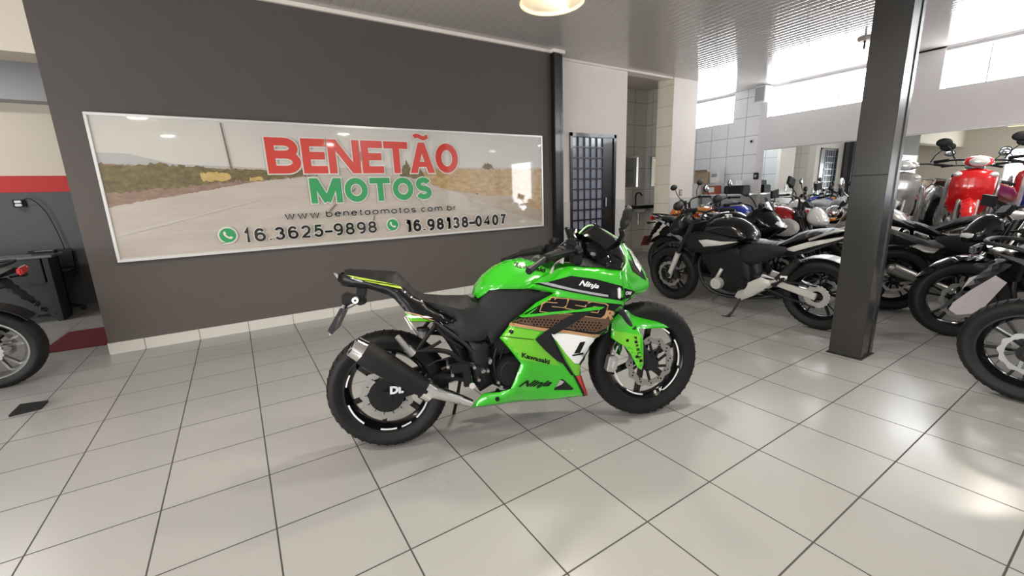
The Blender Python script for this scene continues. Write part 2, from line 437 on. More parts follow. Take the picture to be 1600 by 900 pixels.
def stroke_text(txt, p0, p1, w, y, t, cap=None, extra=0, gap=.14):
    """painted lettering in the box p0..p1 on a wall plane; w stroke weight in metres"""
    Hh = p1[1] - p0[1]; base = lambda c: 'A' if c == '\u00c3' else c
    tot = sum(GL[base(c)][0] for c in txt) + gap * (len(txt) - 1); sx = (p1[0] - p0[0]) / tot; x = p0[0]; mb = MB(); h = w / 2
    for c in txt:
        g, st = GL[base(c)]; W_ = g * sx; yk = 0; cb_ = base(c)
        for P in glyph_polys(cb_, w / W_, w / Hh):
            yk += .0002; Q = [Vector((x + a * W_, p0[1] + b * Hh)) for a, b in P]
            if extra: Q = offset_poly(Q, extra / 2)
            vs = [mb.bm.verts.new((q.x, y - yk, q.y)) for q in Q]; mb.bm.faces.new(vs)
        if cb_ == 'A': st = []
        if cb_ == 'N': st = st[:2]
        if cb_ == 'M': st = st[:2]
        hx = 0 if c in '-.' else h; hz = 0 if cb_ in 'NMw1' else h; e0 = h if cb_ in 'BET-' else 0
        for s_ in st:
            yk += .0002
            ribbon(mb.bm, [(x + hx + a * (W_ - 2 * hx), p0[1] + hz + b * (Hh - 2 * hz)) for a, b in s_], w + extra, y - yk, extra / 2 + e0)
        if c == '\u00c3':
            ribbon(mb.bm, [(x + W_ * (.22 + .56 * k / 10), p0[1] + Hh * 1.16 + .045 * Hh * math.sin(k / 10 * 2 * PI + .3) + k * .004 * Hh) for k in range(11)], w * .6 + extra, y - .0012, extra / 2)
        x += W_ + gap * sx
    return mb
# ------------------------------------------------------------------ setting
T = .4; H = 3.08; YS = 3.149; XR = 8.85
floor_m = grid_mat('floor_tiles', (.37, .37, .362), (.05, .045, .04), T, T, (0, 1), .006, .25, tint=.03, spec=.55)
white_w = mat('white_wall', (.92, .85, .78), .65, bump=.05, noise=.03, nscale=3)
cream_w = mat('cream_wall', (.72, .66, .56), .75, noise=.03, nscale=3)
dgrey = mat('charcoal_wall', (.1, .086, .08), .62, noise=.06, nscale=4, bump=.04, bscale=90)
grey_w = mat('grey_wall', (.76, .73, .73), .7, noise=.03, nscale=3)
marble = mat('marbled_dado', (.72, .71, .68), .35, noise=.14, nscale=22, bump=.1, bscale=30)
steelblk = mat('black_steel_paint', (.012, .012, .013), .3, coat=.3)
jm = mat('joint_line', (.01, .01, .01), .8)
tile_w = grid_mat('white_wall_tiles', (.84, .84, .84), (.25, .25, .26), .36, .36, (1, 2), .008, .15, ox=.02, oy=.05, tint=.03)
tile_n = grid_mat('nook_wall_tiles', (.74, .71, .67), (.2, .19, .18), .33, .4, (0, 2), .007, .15, ox=.1, oy=.05, tint=.04)
tile_c = grid_mat('cream_reveal_tiles', (.86, .8, .68), (.4, .36, .3), .4, .33, (1, 2), .006, .2, ox=.07, oy=.0, tint=.02)
# ceiling boards: narrow glossy boards along y
cm = bpy.data.materials.new('ceiling_boards'); cm.use_nodes = True
def _ceil():
    nt = cm.node_tree; b = nt.nodes['Principled BSDF']; tc = nt.nodes.new('ShaderNodeTexCoord'); sp = nt.nodes.new('ShaderNodeSeparateXYZ'); nt.links.new(tc.outputs['Object'], sp.inputs[0])
    f = math_node(nt, 'FRACT', math_node(nt, 'DIVIDE', sp.outputs[0], .1)); d = math_node(nt, 'ABSOLUTE', math_node(nt, 'SUBTRACT', f, .5))
    g = math_node(nt, 'GREATER_THAN', d, .47)
    m2 = nt.nodes.new('ShaderNodeMix'); m2.data_type = 'RGBA'; nt.links.new(g, m2.inputs[0]); m2.inputs[6].default_value = (.62, .575, .55, 1); m2.inputs[7].default_value = (.5, .48, .47, 1)
    nt.links.new(m2.outputs[2], b.inputs['Base Color']); b.inputs['Roughness'].default_value = .09; b.inputs['Specular IOR Level'].default_value = .3
    cv = math_node(nt, 'MULTIPLY', math_node(nt, 'POWER', math_node(nt, 'MULTIPLY', d, 2), 4), 1)
    bp = nt.nodes.new('ShaderNodeBump'); bp.invert = True; bp.inputs['Strength'].default_value = .35; bp.inputs['Distance'].default_value = .004
    nt.links.new(cv, bp.inputs['Height']); nt.links.new(bp.outputs[0], b.inputs['Normal'])
_ceil()
struct('floor', MB().box2((-9, -9, -.1), (9.2, 9, 0)), floor_m)
struct('ceiling', MB().box2((-1.25, -9, H), (9.2, 9, H + .1)), cm)
wall_b = MB().box2((-1.04, YS, 0), (3.88, YS + .18, H)); struct('wall_sign', wall_b, dgrey)
struct('trim_1', MB().box2((-1.05, YS - .03, H - .035), (3.86, YS, H)), white_w)
struct('trim_2', MB().box2((3.84, YS - .09, H - .04), (4.04, YS - .03, H)), white_w)
struct('trim_3', MB().box2((4.04, 3.3, H - .03), (6.6, 3.33, H)), white_w)
# skirting: tile pieces with joints in line with the floor joints
sk = mat('skirting_tile', (.63, .61, .57), .3, noise=.03)
mb = MB(); x = -1.045
edges = [-1.045] + [-.8 + .4 * i for i in range(12)] + [3.85]
for a, b in zip(edges, edges[1:]):
    mb.box2((a + .002, YS - .016, 0), (b - .002, YS, .1))
struct('baseboard_sign', mb, sk)
struct('trim_4', MB().box2((-1.047, YS - .01, 0), (-1.04, YS + .18, .1)), sk)
# steel post at the end of the sign wall
p = empty('steel_post', (3.94, YS - .02, 0)); tag(p, 'tall narrow black steel post between the charcoal sign wall and the white wall', 'post')
MB().box2((-.08, -.06, 0), (.02, .06, H - .04)).build('flange', steelblk, p, smooth=False, bevel=.006)
MB().box2((.035, -.035, 0), (.085, .06, H - .04)).build('web', steelblk, p, smooth=False, bevel=.004)
MB().box2((-.1, -.08, 0), (.1, .06, .012)).build('foot_plate', steelblk, p, smooth=False)
# white wall with door opening
W2 = 3.33; DX0 = 4.34; DX1 = 5.29; DZ = 2.1
mb = MB(); mb.box2((4.0, W2, 0), (DX0, W2 + .15, H)); mb.box2((DX1, W2, 0), (5.53, W2 + .15, H)); mb.box2((DX0, W2, DZ), (DX1, W2 + .15, H)); struct('wall_white', mb, white_w)
mb = MB(); mb.box2((4.03, W2 - .008, .02), (DX0, W2, 1.1)); mb.box2((DX1, W2 - .008, .02), (5.53, W2, 1.1)); struct('trim_5', mb, marble)
# door 1 : barred steel door with glass
d = MB(); d.box2((DX0, W2 - .02, 0), (DX0 + .045, W2 + .1, DZ)); d.box2((DX1 - .05, W2 - .02, 0), (DX1, W2 + .1, DZ)); d.box2((DX0, W2 - .02, DZ - .05), (DX1, W2 + .1, DZ)); d.box2((DX1 - .27, W2 + .0, 0), (DX1 - .05, W2 + .04, DZ))
dr = struct('door_1', d, steelblk)
g = MB(); gx0, gx1 = DX0 + .045, DX1 - .27
for i in range(6): xx = gx0 + (gx1 - gx0) * i / 5; g.box2((xx - .007, W2 - .005, 0), (xx + .007, W2 + .013, DZ - .05))
for i in range(14): zz = .04 + i * .155; g.box2((gx0, W2 - .012, zz - .010), (gx1, W2 + .008, zz + .010))
o = g.build('door_grille', steelblk, dr, smooth=False)
gl = MB().box2((gx0, W2 + .02, 0), (gx1, W2 + .03, DZ - .05)).build('door_glass', mat('blue_grey_glass', (.34, .37, .47), .12, noise=.15, nscale=6, spec=.8), dr, smooth=False)
MB().cyl((gx1 + .06, W2 - .02, 1.0), (gx1 + .06, W2 - .02, 1.14), .01).build('door_handle', 'steel', dr)
# nook (washroom recess)
struct('wall_nook', MB().box2((5.3, 4.2, 0), (7.13, 4.3, H)), tile_n)
struct('wall_nook_left', MB().box2((5.45, W2 + .15, 0), (5.53, 4.2, H)), tile_c)
struct('wall_nook_reveal', MB().box2((6.62, W2 - .035, 0), (6.72, 3.62, H)), tile_c)
struct('wall_nook_right', MB().box2((7.03, 3.62, 0), (7.13, 4.2, H)), grid_mat('nook_side_tiles', (.74, .71, .67), (.2, .19, .18), .33, .4, (1, 2), .007, .15, ox=.1, oy=.05, tint=.04))
struct('wall_nook_return', MB().box2((6.72, 3.6, 0), (7.2, 3.62, H)), tile_n)
struct('wall_nook_header', MB().box2((5.53, 3.36, H - .02), (6.62, 3.5, H)), white_w)
struct('wall_pillar', MB().box2((6.625, W2 - .04, 0), (7.28, W2 + .03, H)), white_w)
struct('trim_6', MB().box2((6.62, W2 - .05, 0), (7.28, W2 - .041, 1.08)), marble)
struct('wall_pillar_side', MB().box2((7.2, W2 + .03, 0), (7.28, 5.9, H)), tile_w)
struct('wall_far', MB().box2((7.2, 5.9, 0), (9.1, 6.0, H)), tile_n)
# right wall with high windows
WZ = 2.5
mb = MB(); wins = [(3.53, 4.47), (1.2, 2.86), (-1.3, .46), (-3.4, -1.7)]
mb.box2((XR, -4.3, 0), (XR + .2, 3.0, WZ)); mb.box2((XR, -5.7, 2.3), (XR + .2, -4.3, WZ)); mb.box2((XR, -5.7, H - .02), (XR + .2, 3.0, H))
ys = [3.0, 2.86, 1.2, .46, -1.3, -1.7, -3.4, -5.7]
for i in range(0, 8, 2): mb.box2((XR, ys[i + 1], WZ), (XR + .2, ys[i], H))
struct('wall_right', mb, grey_w)
mb = MB(); mb.box2((XR, 3.0, 0), (XR + .2, 5.9, WZ)); mb.box2((XR, 4.47, WZ), (XR + .2, 5.9, H)); mb.box2((XR, 3.0, WZ), (XR + .2, 3.53, H)); mb.box2((XR, 3.53, H - .02), (XR + .2, 4.47, H))
struct('wall_tiled', mb, tile_w)
sky_pane = mat('bright_sky_pane', (.9, .95, 1), .4, emit=(.93, .97, 1), es=WIN_E)
frame_m = mat('window_frame', (.5, .5, .5), .4)
for i, (a, b) in enumerate(wins):
    f = MB(); 
    for zz in (WZ, H - .06): f.box2((XR + .02, a, zz), (XR + .14, b, zz + (.05 if zz > 2.6 else .02)))
    n = max(2, int((b - a) / .42))
    for k in range(n + 1): yy = a + (b - a) * k / n; f.box2((XR + .1, yy - .008, WZ), (XR + .13, yy + .008, H - .02))
    w = struct(f'window_{i+1}', f, frame_m)
    MB().box2((XR + .15, a, WZ), (XR + .16, b, H - .05)).build('window_pane', sky_pane, w, smooth=False)
# wall mirrors
mir = mat('wall_mirror', (.86, .9, .9), .015, 1)
for nm, a, b, lab in (('wall_mirror', 1.28, 2.85, 'large frameless wall mirror left of the black column, reflecting white tiles'), ('wall_mirror', -3.4, .9, 'long bright wall mirror behind the red and silver scooters, right of the column')):
    o = MB().box2((XR - .012, a, .55), (XR - .001, b, 1.91)).build(nm, mir, smooth=False); tag(o, lab, 'mirror', 'wall mirrors on the right wall')
    MB().box2((XR - .016, a, 1.905), (XR, b, 1.925)).build('top_edge', 'alloy', o, smooth=False)
# behind the photographer and to the left: the rest of the shop
struct('wall_front', MB().box2((-6.1, -6.7, 0), (9.1, -6.6, H)), grey_w)
mb = MB(); mb.box2((XR, -6.6, 0), (XR + .2, -5.7, H)); struct('wall_front_side', mb, white_w)
mb = MB(); mb.box2((-6.1, -6.7, 0), (-6.0, -5.6, H)); mb.box2((-6.1, 2.0, 0), (-6.0, 9, H)); mb.box2((-6.1, -5.6, 2.2), (-6.0, 2.0, H)); struct('wall_street', mb, cream_w)
# left opening : header, further room
struct('wall_left_header', MB().box2((-6, YS, 2.4), (-1.04, YS + .3, H + .1)), cream_w)
struct('ceiling_left', MB().box2((-6, -9, H), (-1.25, YS, H + .1)), cm)
struct('ceiling_back', MB().box2((-6, YS + .3, 2.98), (-1.04, 6.1, 3.05)), mat('grey_slab', (.3, .3, .31), .6))
mb = MB().box2((-6, 6.0, 1.665), (2, 6.1, 3.0)); struct('wall_back', mb, cream_w)
struct('trim_7', MB().box2((-6, 5.985, 1.47), (2, 6.1, 1.665)), mat('red_stripe', (.55, .03, .025), .55))
struct('wall_back_lower', MB().box2((-6, 5.99, 0), (2, 6.1, 1.47)), mat('slate_wall', (.1, .105, .11), .6, noise=.1))
struct('trim_8', MB().box2((-1.04, YS + .18, 0), (-1.0, 6.0, H)), dgrey)
struct('trim_9', MB().box2((-6, 5.75, 2.5), (2, 6.0, 2.98)), mat('grey_beam', (.42, .42, .45), .6))

# unseen ceiling light, added to brighten the back room
bl = empty('added_ceiling_light', (-2.9, 4.7, 2.98)); tag(bl, 'added unseen flat ceiling light brightening the back room left of the charcoal wall', 'light')
MB().box((0, 0, -.02), (1.2, .3, .04)).build('housing', 'white', bl, smooth=False)
area('back_room_fill', (-2.9, 4.7, 2.93), (0, 0, 0), 1.2, .3, 24, (1, .95, .88)).parent = None
# black steel column with a dark weld joint
c = empty('steel_column', (3.665, -.46, 0)); tag(c, 'thick black steel box column standing in front of the parked motorcycles', 'column')
c.location = (3.655, -.645, 0)
colm = mat('column_paint', (.022, .021, .02), .24, coat=.3, spec=.5)
MB().box2((0, 0, 0), (.045, .20, H)).build('side_plate', colm, c, smooth=False, bevel=.004)
MB().box2((.05, .006, 0), (.19, .19, H)).build('core', colm, c, smooth=False, bevel=.004)
MB().box2((.155, -.0, 0), (.21, .2, H)).build('far_plate', colm, c, smooth=False, bevel=.004)
MB().box2((-.0015, .001, 1.285), (.0, .199, 1.292)).build('weld_joint', jm, c, smooth=False)
MB().box2((-.01, -.01, 0), (.215, .21, .008)).build('foot_plate', steelblk, c, smooth=False)

# ------------------------------------------------------------------ sign
SX0, SX1, SZ0, SZ1 = -.826, 3.641, .815, 1.974; SY = YS - .045
s = empty('wall_sign_banner', ((SX0 + SX1) / 2, SY, SZ0)); s.name = 'shop_sign'; tag(s, 'long framed shop sign printed with a desert road on the charcoal wall', 'sign')
so = s.location.copy()
def sp(u, v): q = aty(u, v, SY); return (q.x - so.x, q.z - so.z)
W0, W1, Z0, Z1 = SX0 - so.x, SX1 - so.x, 0, SZ1 - SZ0
fm = mat('aluminium_sign_frame', (.75, .75, .74), .3, .3)
mb = MB(); t = .022
mb.box2((W0 - t, -.012, Z0 - t), (W1 + t, .044, Z0)); mb.box2((W0 - t, -.012, Z1), (W1 + t, .044, Z1 + t)); mb.box2((W0 - t, -.012, Z0), (W0, .044, Z1)); mb.box2((W1, -.012, Z0), (W1 + t, .044, Z1))
mb.build('frame', fm, s, smooth=False, bevel=.003)
def print_mat(name, col, col2, sx=6, sz=14, rough=.13, detail=8):
    m = bpy.data.materials.new(name); m.use_nodes = True; nt = m.node_tree; b = nt.nodes['Principled BSDF']
    tc = nt.nodes.new('ShaderNodeTexCoord'); mp = nt.nodes.new('ShaderNodeMapping'); mp.inputs['Scale'].default_value = (sx, 1, sz)
    n = nt.nodes.new('ShaderNodeTexNoise'); n.inputs['Scale'].default_value = 1; n.inputs['Detail'].default_value = detail; n.inputs['Roughness'].default_value = .65
    r = nt.nodes.new('ShaderNodeValToRGB'); r.color_ramp.elements[0].color = (*col, 1); r.color_ramp.elements[1].color = (*col2, 1); r.color_ramp.elements[0].position = .35; r.color_ramp.elements[1].position = .65
    nt.links.new(tc.outputs['Object'], mp.inputs[0]); nt.links.new(mp.outputs[0], n.inputs['Vector']); nt.links.new(n.outputs['Fac'], r.inputs[0]); nt.links.new(r.outputs[0], b.inputs['Base Color'])
    b.inputs['Roughness'].default_value = .35; b.inputs['Coat Weight'].default_value = 1; b.inputs['Coat Roughness'].default_value = .03; return m
MB().box2((W0, 0, Z0), (W1, .03, Z1)).build('panel', print_mat('print_sky', (.58, .56, .52), (.64, .62, .57), .6, 1.2, detail=2), s, smooth=False)
lay = [0]
def patch(name, pts, m, jag=0, n=1):
    lay[0] += .0006; P = [sp(*q) for q in pts]
    P = [(min(W1, max(W0, a)), min(Z1, max(Z0, b))) for a, b in P]
    if jag:
        Q = []
        for i in range(len(P)):
            a = Vector(P[i]); b = Vector(P[(i + 1) % len(P)]); k = max(1, int((b - a).length / .02))
            for j in range(k):
                q = a.lerp(b, j / k)
                if j and W0 + .01 < q[0] < W1 - .01 and Z0 + .01 < q[1] < Z1 - .01: q = q + Vector((random.uniform(-1, 1), random.uniform(-1, 1.4))) * jag
                Q.append((q[0], q[1]))
        P = Q
    mb = MB(); vs = [mb.bm.verts.new((a, -lay[0], b)) for a, b in P]; f = mb.bm.faces.new(vs)
    bmesh.ops.triangulate(mb.bm, faces=[f])
    r = bmesh.ops.extrude_face_region(mb.bm, geom=list(mb.bm.faces))
    for v in [g for g in r['geom'] if isinstance(g, bmesh.types.BMVert)]: v.co.y += .0005
    return mb.build(name, m, s, smooth=False)
sand = print_mat('print_sand', (.40, .33, .26), (.47, .40, .33), 2.5, 9)
roadm = print_mat('print_road', (.45, .4, .35), (.53, .48, .43), 1.5, 12)
hill = print_mat('print_far_hills', (.40, .40, .40), (.45, .44, .43), 3, 9)
bush = print_mat('print_bushes', (.075, .065, .02), (.21, .16, .055), 14, 26)
dirt = print_mat('print_red_dirt', (.2, .12, .08), (.33, .23, .17), 10, 30)
dry = print_mat('print_dry_grass', (.33, .2, .075), (.56, .40, .2), 10, 24)
yel = print_mat('print_yellow_scrub', (.45, .30, .08), (.62, .45, .16), 14, 24)
patch('printed_hills', [(150, 238), (200, 240), (270, 256), (420, 263), (420, 275), (155, 275)], hill)
patch('printed_road', [(165, 262), (845, 262), (845, 356), (188, 404), (160, 300)], roadm)
patch('printed_dirt', [(155, 255), (300, 262), (470, 268), (540, 268), (480, 276), (400, 284), (300, 302), (220, 315), (170, 325), (160, 290)], dirt, .004)
patch('printed_bushes', [(150, 256), (200, 258), (240, 256), (300, 261), (360, 265), (420, 268), (520, 266), (525, 270), (440, 279), (360, 284), (300, 290), (230, 298), (168, 302), (158, 280)], bush, .014)
patch('printed_yellow_scrub', [(312, 271), (330, 269), (355, 270), (362, 278), (350, 283), (318, 284)], yel, .008)
patch('printed_yellow_scrub', [(390, 277), (410, 277), (412, 282), (390, 283)], yel, .006)
patch('printed_sand', [(676, 279), (700, 273), (846, 268), (846, 346), (790, 330), (740, 310), (700, 295), (672, 282)], sand, .004)
patch('printed_dry_grass', [(640, 272), (690, 264), (770, 266), (846, 264), (846, 308), (800, 305), (760, 306), (720, 300), (690, 295), (665, 283)], dry, .012)
patch('printed_dry_grass', [(810, 300), (846, 296), (846, 330), (826, 322), (812, 312)], dry, .01)
patch('printed_shrub', [(625, 275), (634, 250), (640, 262), (655, 262), (663, 277), (645, 279)], bush, .01)
patch('printed_shrub', [(752, 263), (757, 255), (766, 257), (772, 265)], bush, .01)
linem = print_mat('print_road_line', (.5, .46, .4), (.54, .5, .45), 2, 2); seam = print_mat('print_road_seam', (.16, .13, .1), (.2, .17, .13), 2, 2)
patch('printed_road_line', [(186, 365), (300, 338), (400, 312), (400, 314), (300, 341), (186, 370)], linem)
patch('printed_road_line', [(660, 310), (676, 335), (684, 342), (680, 345), (668, 330), (656, 312)], linem)
patch('printed_road_seam', [(548, 300), (555, 293), (556, 296), (549, 302)], seam)
patch('printed_road_seam', [(512, 332), (524, 318), (527, 319), (516, 332)], seam)
patch('printed_road_seam', [(582, 347), (584, 337), (586, 337), (584, 348)], seam)
patch('printed_pole', [(343, 192), (345, 192), (363, 264), (360, 264)], seam)
redl = mat('sign_red', (.62, .045, .03), .3, coat=1); grnl = mat('sign_green', (.02, .32, .1), .3, coat=1); blkl = mat('sign_black', (.01, .01, .012), .3, coat=1); whl = mat('sign_white', (.72, .7, .66), .3, coat=1)
def sign_text(nm, txt, a, b, m, w, out, gap=.14):
    """a, b: pixel corners bottom-left and top-right of the lettering; w weight, out outline width in metres"""
    p0 = sp(*a); p1 = sp(*b)
    stroke_text(txt, p0, p1, w, -.0140, .001, extra=out, gap=gap).build(nm + '_outline', whl, s, smooth=False)
    stroke_text(txt, p0, p1, w, -.017, .0015, gap=gap).build(nm, m, s, smooth=False)
sign_text('red_lettering', 'BENET\u00c3O', (420, 271.5), (713, 225), redl, .074, .024, .05)
sign_text('green_lettering', 'MOTOS', (487, 318), (672, 277), grnl, .06, .02, .1)
sign_text('web_address', 'www.benetaomotos.com.br', (445, 343), (711, 319), blkl, .0125, .009, .17)
sign_text('telephone_number', '16.3625-9898', (382, 379), (587, 345), blkl, .0235, .014, .15)
sign_text('telephone_number', '16.98138-0407', (634, 363), (789, 334), blkl, .03, .022, .15)
def bubble(u, v, r):
    cx, cz = sp(u, v)
    for nm, rr, m, y in (('icon_rim', r * 1.2, whl, -.0145), ('icon_bubble', r, grnl, -.017)):
        mb = MB(); P = [(cx + rr * math.cos(a), y, cz + rr * math.sin(a)) for a in [math.radians(-115 - i * 10) for i in range(34)]] + [(cx - rr * 1.02, y, cz - rr * 1.08)]
        mb.poly(P, (0, .0015, 0)); mb.build(nm, m, s, smooth=False)
    mb = MB(); P = [(-.5, .45), (-.3, .6), (-.15, .3), (-.25, .12), (.12, -.25), (.3, -.15), (.6, -.3), (.45, -.5), (.2, -.55), (-.2, -.3), (-.5, .1)]
    mb.poly([(cx + a * r, -.0185, cz + b * r) for a, b in P], (0, .001, 0)); mb.build('icon_handset', whl, s, smooth=False)
bubble(356, 367.5, .066); bubble(613, 351, .062)
# ------------------------------------------------------------------ wheels shared by all motorcycles
def wheel(root, name, x, R, W, spokes=6, rim_r=None, disc=None, stickers=False, steer=None, zc=None, rim_m='gloss', pair=False, disc_y=-.075, sides=(-1,)):
    zc = R if zc is None else zc
    w = bpy.data.objects.new(name, None); COL.objects.link(w); w.parent = root; w.location = (x, 0, zc); w.empty_display_size = .1
    if steer: w.rotation_euler = steer
    rim_r = rim_r or R * .715
    h = W / 2
    prof = [(rim_r - .004, -h * .72), (rim_r + .012, -h * .8), (rim_r + (R - rim_r) * .4, -h * .98), (rim_r + (R - rim_r) * .68, -h * .95), (R - .016, -h * .66), (R - .004, -h * .34), (R, 0),
            (R - .004, h * .34), (R - .016, h * .66), (rim_r + (R - rim_r) * .68, h * .95), (rim_r + (R - rim_r) * .4, h * .98), (rim_r + .012, h * .8), (rim_r - .004, h * .72)]
    t = MB().lathe(prof, n=64, closed=True).build('tyre', 'rubber', w, ang=60)
    g = MB()
    for k in range(44):
        a = 2 * PI * k / 44
        for sg in (-1, 1):
            p0 = Vector((math.cos(a) * (R - .001), sg * h * .18, math.sin(a) * (R - .001))); a2 = a + .05
            p1 = Vector((math.cos(a2) * (R - .014), sg * h * .66, math.sin(a2) * (R - .014)))
            g.bar(p0, p1, .005, .004, up=Vector((math.cos(a), 0, math.sin(a))))
    g.build('tread', mat('tread_groove', (.003, .003, .003), .9), t, smooth=False)
    r = MB(); q = h * .75
    r.lathe([(rim_r + .002, -q), (rim_r + .002, -q + .01), (rim_r - .008, -q + .014), (rim_r - .022, -q * .45), (rim_r - .024, q * .45), (rim_r - .008, q - .014), (rim_r + .002, q - .01), (rim_r + .002, q), (rim_r - .008, q), (rim_r - .03, q * .4), (rim_r - .034, 0), (rim_r - .03, -q * .4), (rim_r - .008, -q)], n=64, closed=True)
    for k in range(spokes):
        a = 2 * PI * (k + .3) / spokes; d = Vector((math.cos(a), 0, math.sin(a))); nrm = Vector((-math.sin(a), 0, math.cos(a)))
        if pair:
            for sg in (-1, 1): r.bar(d * .03, d * (rim_r - .024) + nrm * sg * .035, .026, .014)
        else: r.bar(d * .03, d * (rim_r - .02), .03, .022)
    r.cyl((0, -.035, 0), (0, .035, 0), .045)
    r.build('rim', rim_m, w)
    MB().cyl((0, -h - .02, 0), (0, h + .02, 0), .012).cyl((0, -h - .025, 0), (0, -h - .01, 0), .018, n=6).build('axle', 'dark', w)
    if disc:
        for sd in sides:
            y = disc_y * (1 if sd < 0 else -1)
            b = MB(); rw = lambda a, rr: (.005 * math.cos(a * 12) if rr > disc * .85 else 0)
            b.lathe([(disc * .78, y - .002), (disc, y - .002), (disc, y + .002), (disc * .78, y + .002)], n=96, closed=True, wave=rw)
            b.build('brake_disc', 'steel', w)
            b = MB()
            for k in range(6):
                a = 2 * PI * k / 6; b.bar((math.cos(a) * .03, y * .8, math.sin(a) * .03), (math.cos(a + .25) * disc * .8, y, math.sin(a + .25) * disc * .8), .006, .016)
            b.cyl((0, y * 1.02, 0), (0, y * .3, 0), .05 if disc > .11 else .06)
            b.build('disc_carrier', 'gloss', w)
    if stickers:
        y = -q - .001
        b = MB()
        for a0, a1, r0, r1 in stickers:
            n = 8; P = []
            for k in range(n + 1): a = math.radians(a0 + (a1 - a0) * k / n); P.append((r1 * math.cos(a), r1 * math.sin(a)))
            for k in range(n, -1, -1): a = math.radians(a0 + (a1 - a0) * k / n); P.append((r0 * math.cos(a), r0 * math.sin(a)))
            b.poly([(p, y + .004, s_) for p, s_ in P], (0, -.005, 0))
        b.build('rim_stripe', 'white', w, smooth=False)
    return w

# ------------------------------------------------------------------ the green sport bike
PR = atz(603, 694, 0); PF = atz(1012, 643, 0)
class Frame:
    def __init__(s, a, b, lean):
        s.O = a.copy(); X = (b - a); s.L = X.length; X.normalize(); l = math.radians(lean); Zv = Vector((0, 0, 1)); Yv = Zv.cross(X)
        s.X = X; s.Z = Zv * math.cos(l) + Yv * math.sin(l); s.Y = s.Z.cross(X)
        s.M = Matrix((( X.x, s.Y.x, s.Z.x, a.x), (X.y, s.Y.y, s.Z.y, a.y), (X.z, s.Y.z, s.Z.z, a.z), (0, 0, 0, 1))); s.Mi = s.M.inverted()
    def __call__(s, u, v, y=0):
        w = on_plane(u, v, s.O + s.Y * y, s.Y); return s.Mi @ w
HF = Frame(PR, PF, 5)
hero = bpy.data.objects.new('sport_motorcycle', None); COL.objects.link(hero); hero.matrix_world = HF.M; hero.empty_display_size = .3
tag(hero, 'bright lime green faired sport motorcycle standing alone in front of the sign', 'motorcycle')
CL = HF.Mi @ CAM
LB = HF.L
def px3(P): return [(lambda q: (q.x, q.z, q.y))(HF(*p)) for p in P]
def shell(name, P, m, bulge=.02, r=.06, step=.02, thick=.004, both=True, parent=None, sm=0, mirrored_in_one=False):
    P3 = px3(P)
    if sm: P3 = [tuple(v) for v in chaikin([Vector(p) for p in P3], sm)]
    V, Tt = shell_mesh(P3, step, bulge, r, -1)
    bvh = BVHTree.FromPolygons(V, Tt)
    mb = MB(); mb.bm.free(); mb.bm = bm_from(V, Tt)
    if mirrored_in_one:
        V2 = [Vector((v.x, -v.y, v.z)) for v in V]; vs = [mb.bm.verts.new(v) for v in V2]
        for t in Tt: mb.bm.faces.new([vs[i] for i in t][::-1])
        bmesh.ops.remove_doubles(mb.bm, verts=mb.bm.verts, dist=.002)
        be = [e for e in mb.bm.edges if len(e.link_faces) == 1]
        if be:
            # close underneath by bridging mirrored borders
            mp = {(round(v.co.x, 3), round(v.co.z, 3), round(v.co.y, 3)): v for e in be for v in e.verts}
            for e in be:
                a, b = e.verts
                if a.co.y < -.001 or b.co.y < -.001:
                    a2 = mp.get((round(a.co.x, 3), round(a.co.z, 3), round(-a.co.y, 3))); b2 = mp.get((round(b.co.x, 3), round(b.co.z, 3), round(-b.co.y, 3)))
                    if a2 and b2:
                        f = []
                        for v in (a, b, b2, a2):
                            if v not in f: f.append(v)
                        if len(f) > 2:
                            try: mb.bm.faces.new(f)
                            except ValueError: pass
        o = mb.build(name, m, parent or hero, ang=50)
        return o, bvh
    thicken(mb.bm, thick)
    o = mb.build(name, m, parent or hero, ang=50)
    if both:
        mb = MB(); mb.bm.free(); mb.bm = bm_from([Vector((v.x, -v.y, v.z)) for v in V], [t[::-1] for t in Tt]); thicken(mb.bm, thick); mb.build(name, m, parent or hero, ang=50)
    return o, bvh
def cast(u, v, bvhs, lift):
    d = HF.Mi.to_3x3() @ ray(u, v); d.normalize(); best = None
    for b in bvhs:
        h = b.ray_cast(CL, d)
        if h[0] is not None and (best is None or h[3] < best[3]): best = h
    if best is None:
        for b in bvhs:
            pt = CL + d * 2.1
            for _ in range(4):
                h = b.find_nearest(pt); pt = CL + d * (h[0] - CL).length
            if best is None or (h[0] - pt).length < (best[0] - pt).length: best = h
    n = best[1]
    if n.y > 0: n = -n
    return best[0] + n * lift
def decal(name, P, m, bvhs, parent, lift=.002, step=5, sm=0):
    if not isinstance(bvhs, list): bvhs = [bvhs]
    P = [(p[0], p[1]) for p in P]
    if sm: P = [tuple(v) for v in chaikin([Vector(p) for p in P], sm)]
    P = resample(P, step); pts, tris, n, _ = tri2d(P, step)
    V = [cast(p[0], p[1], bvhs, lift) for p in pts]; mb = MB(); mb.bm.free(); mb.bm = bm_from(V, [list(t) for t in tris]); thicken(mb.bm, .0015)
    return mb.build(name, m, parent, ang=60)
def quad_map(a, b, q):
    """unit square -> pixel quad q = [bottom-left, bottom-right, top-right, top-left]"""
    return tuple((q[0][i] * (1 - a) + q[1][i] * a) * (1 - b) + (q[3][i] * (1 - a) + q[2][i] * a) * b for i in (0, 1))
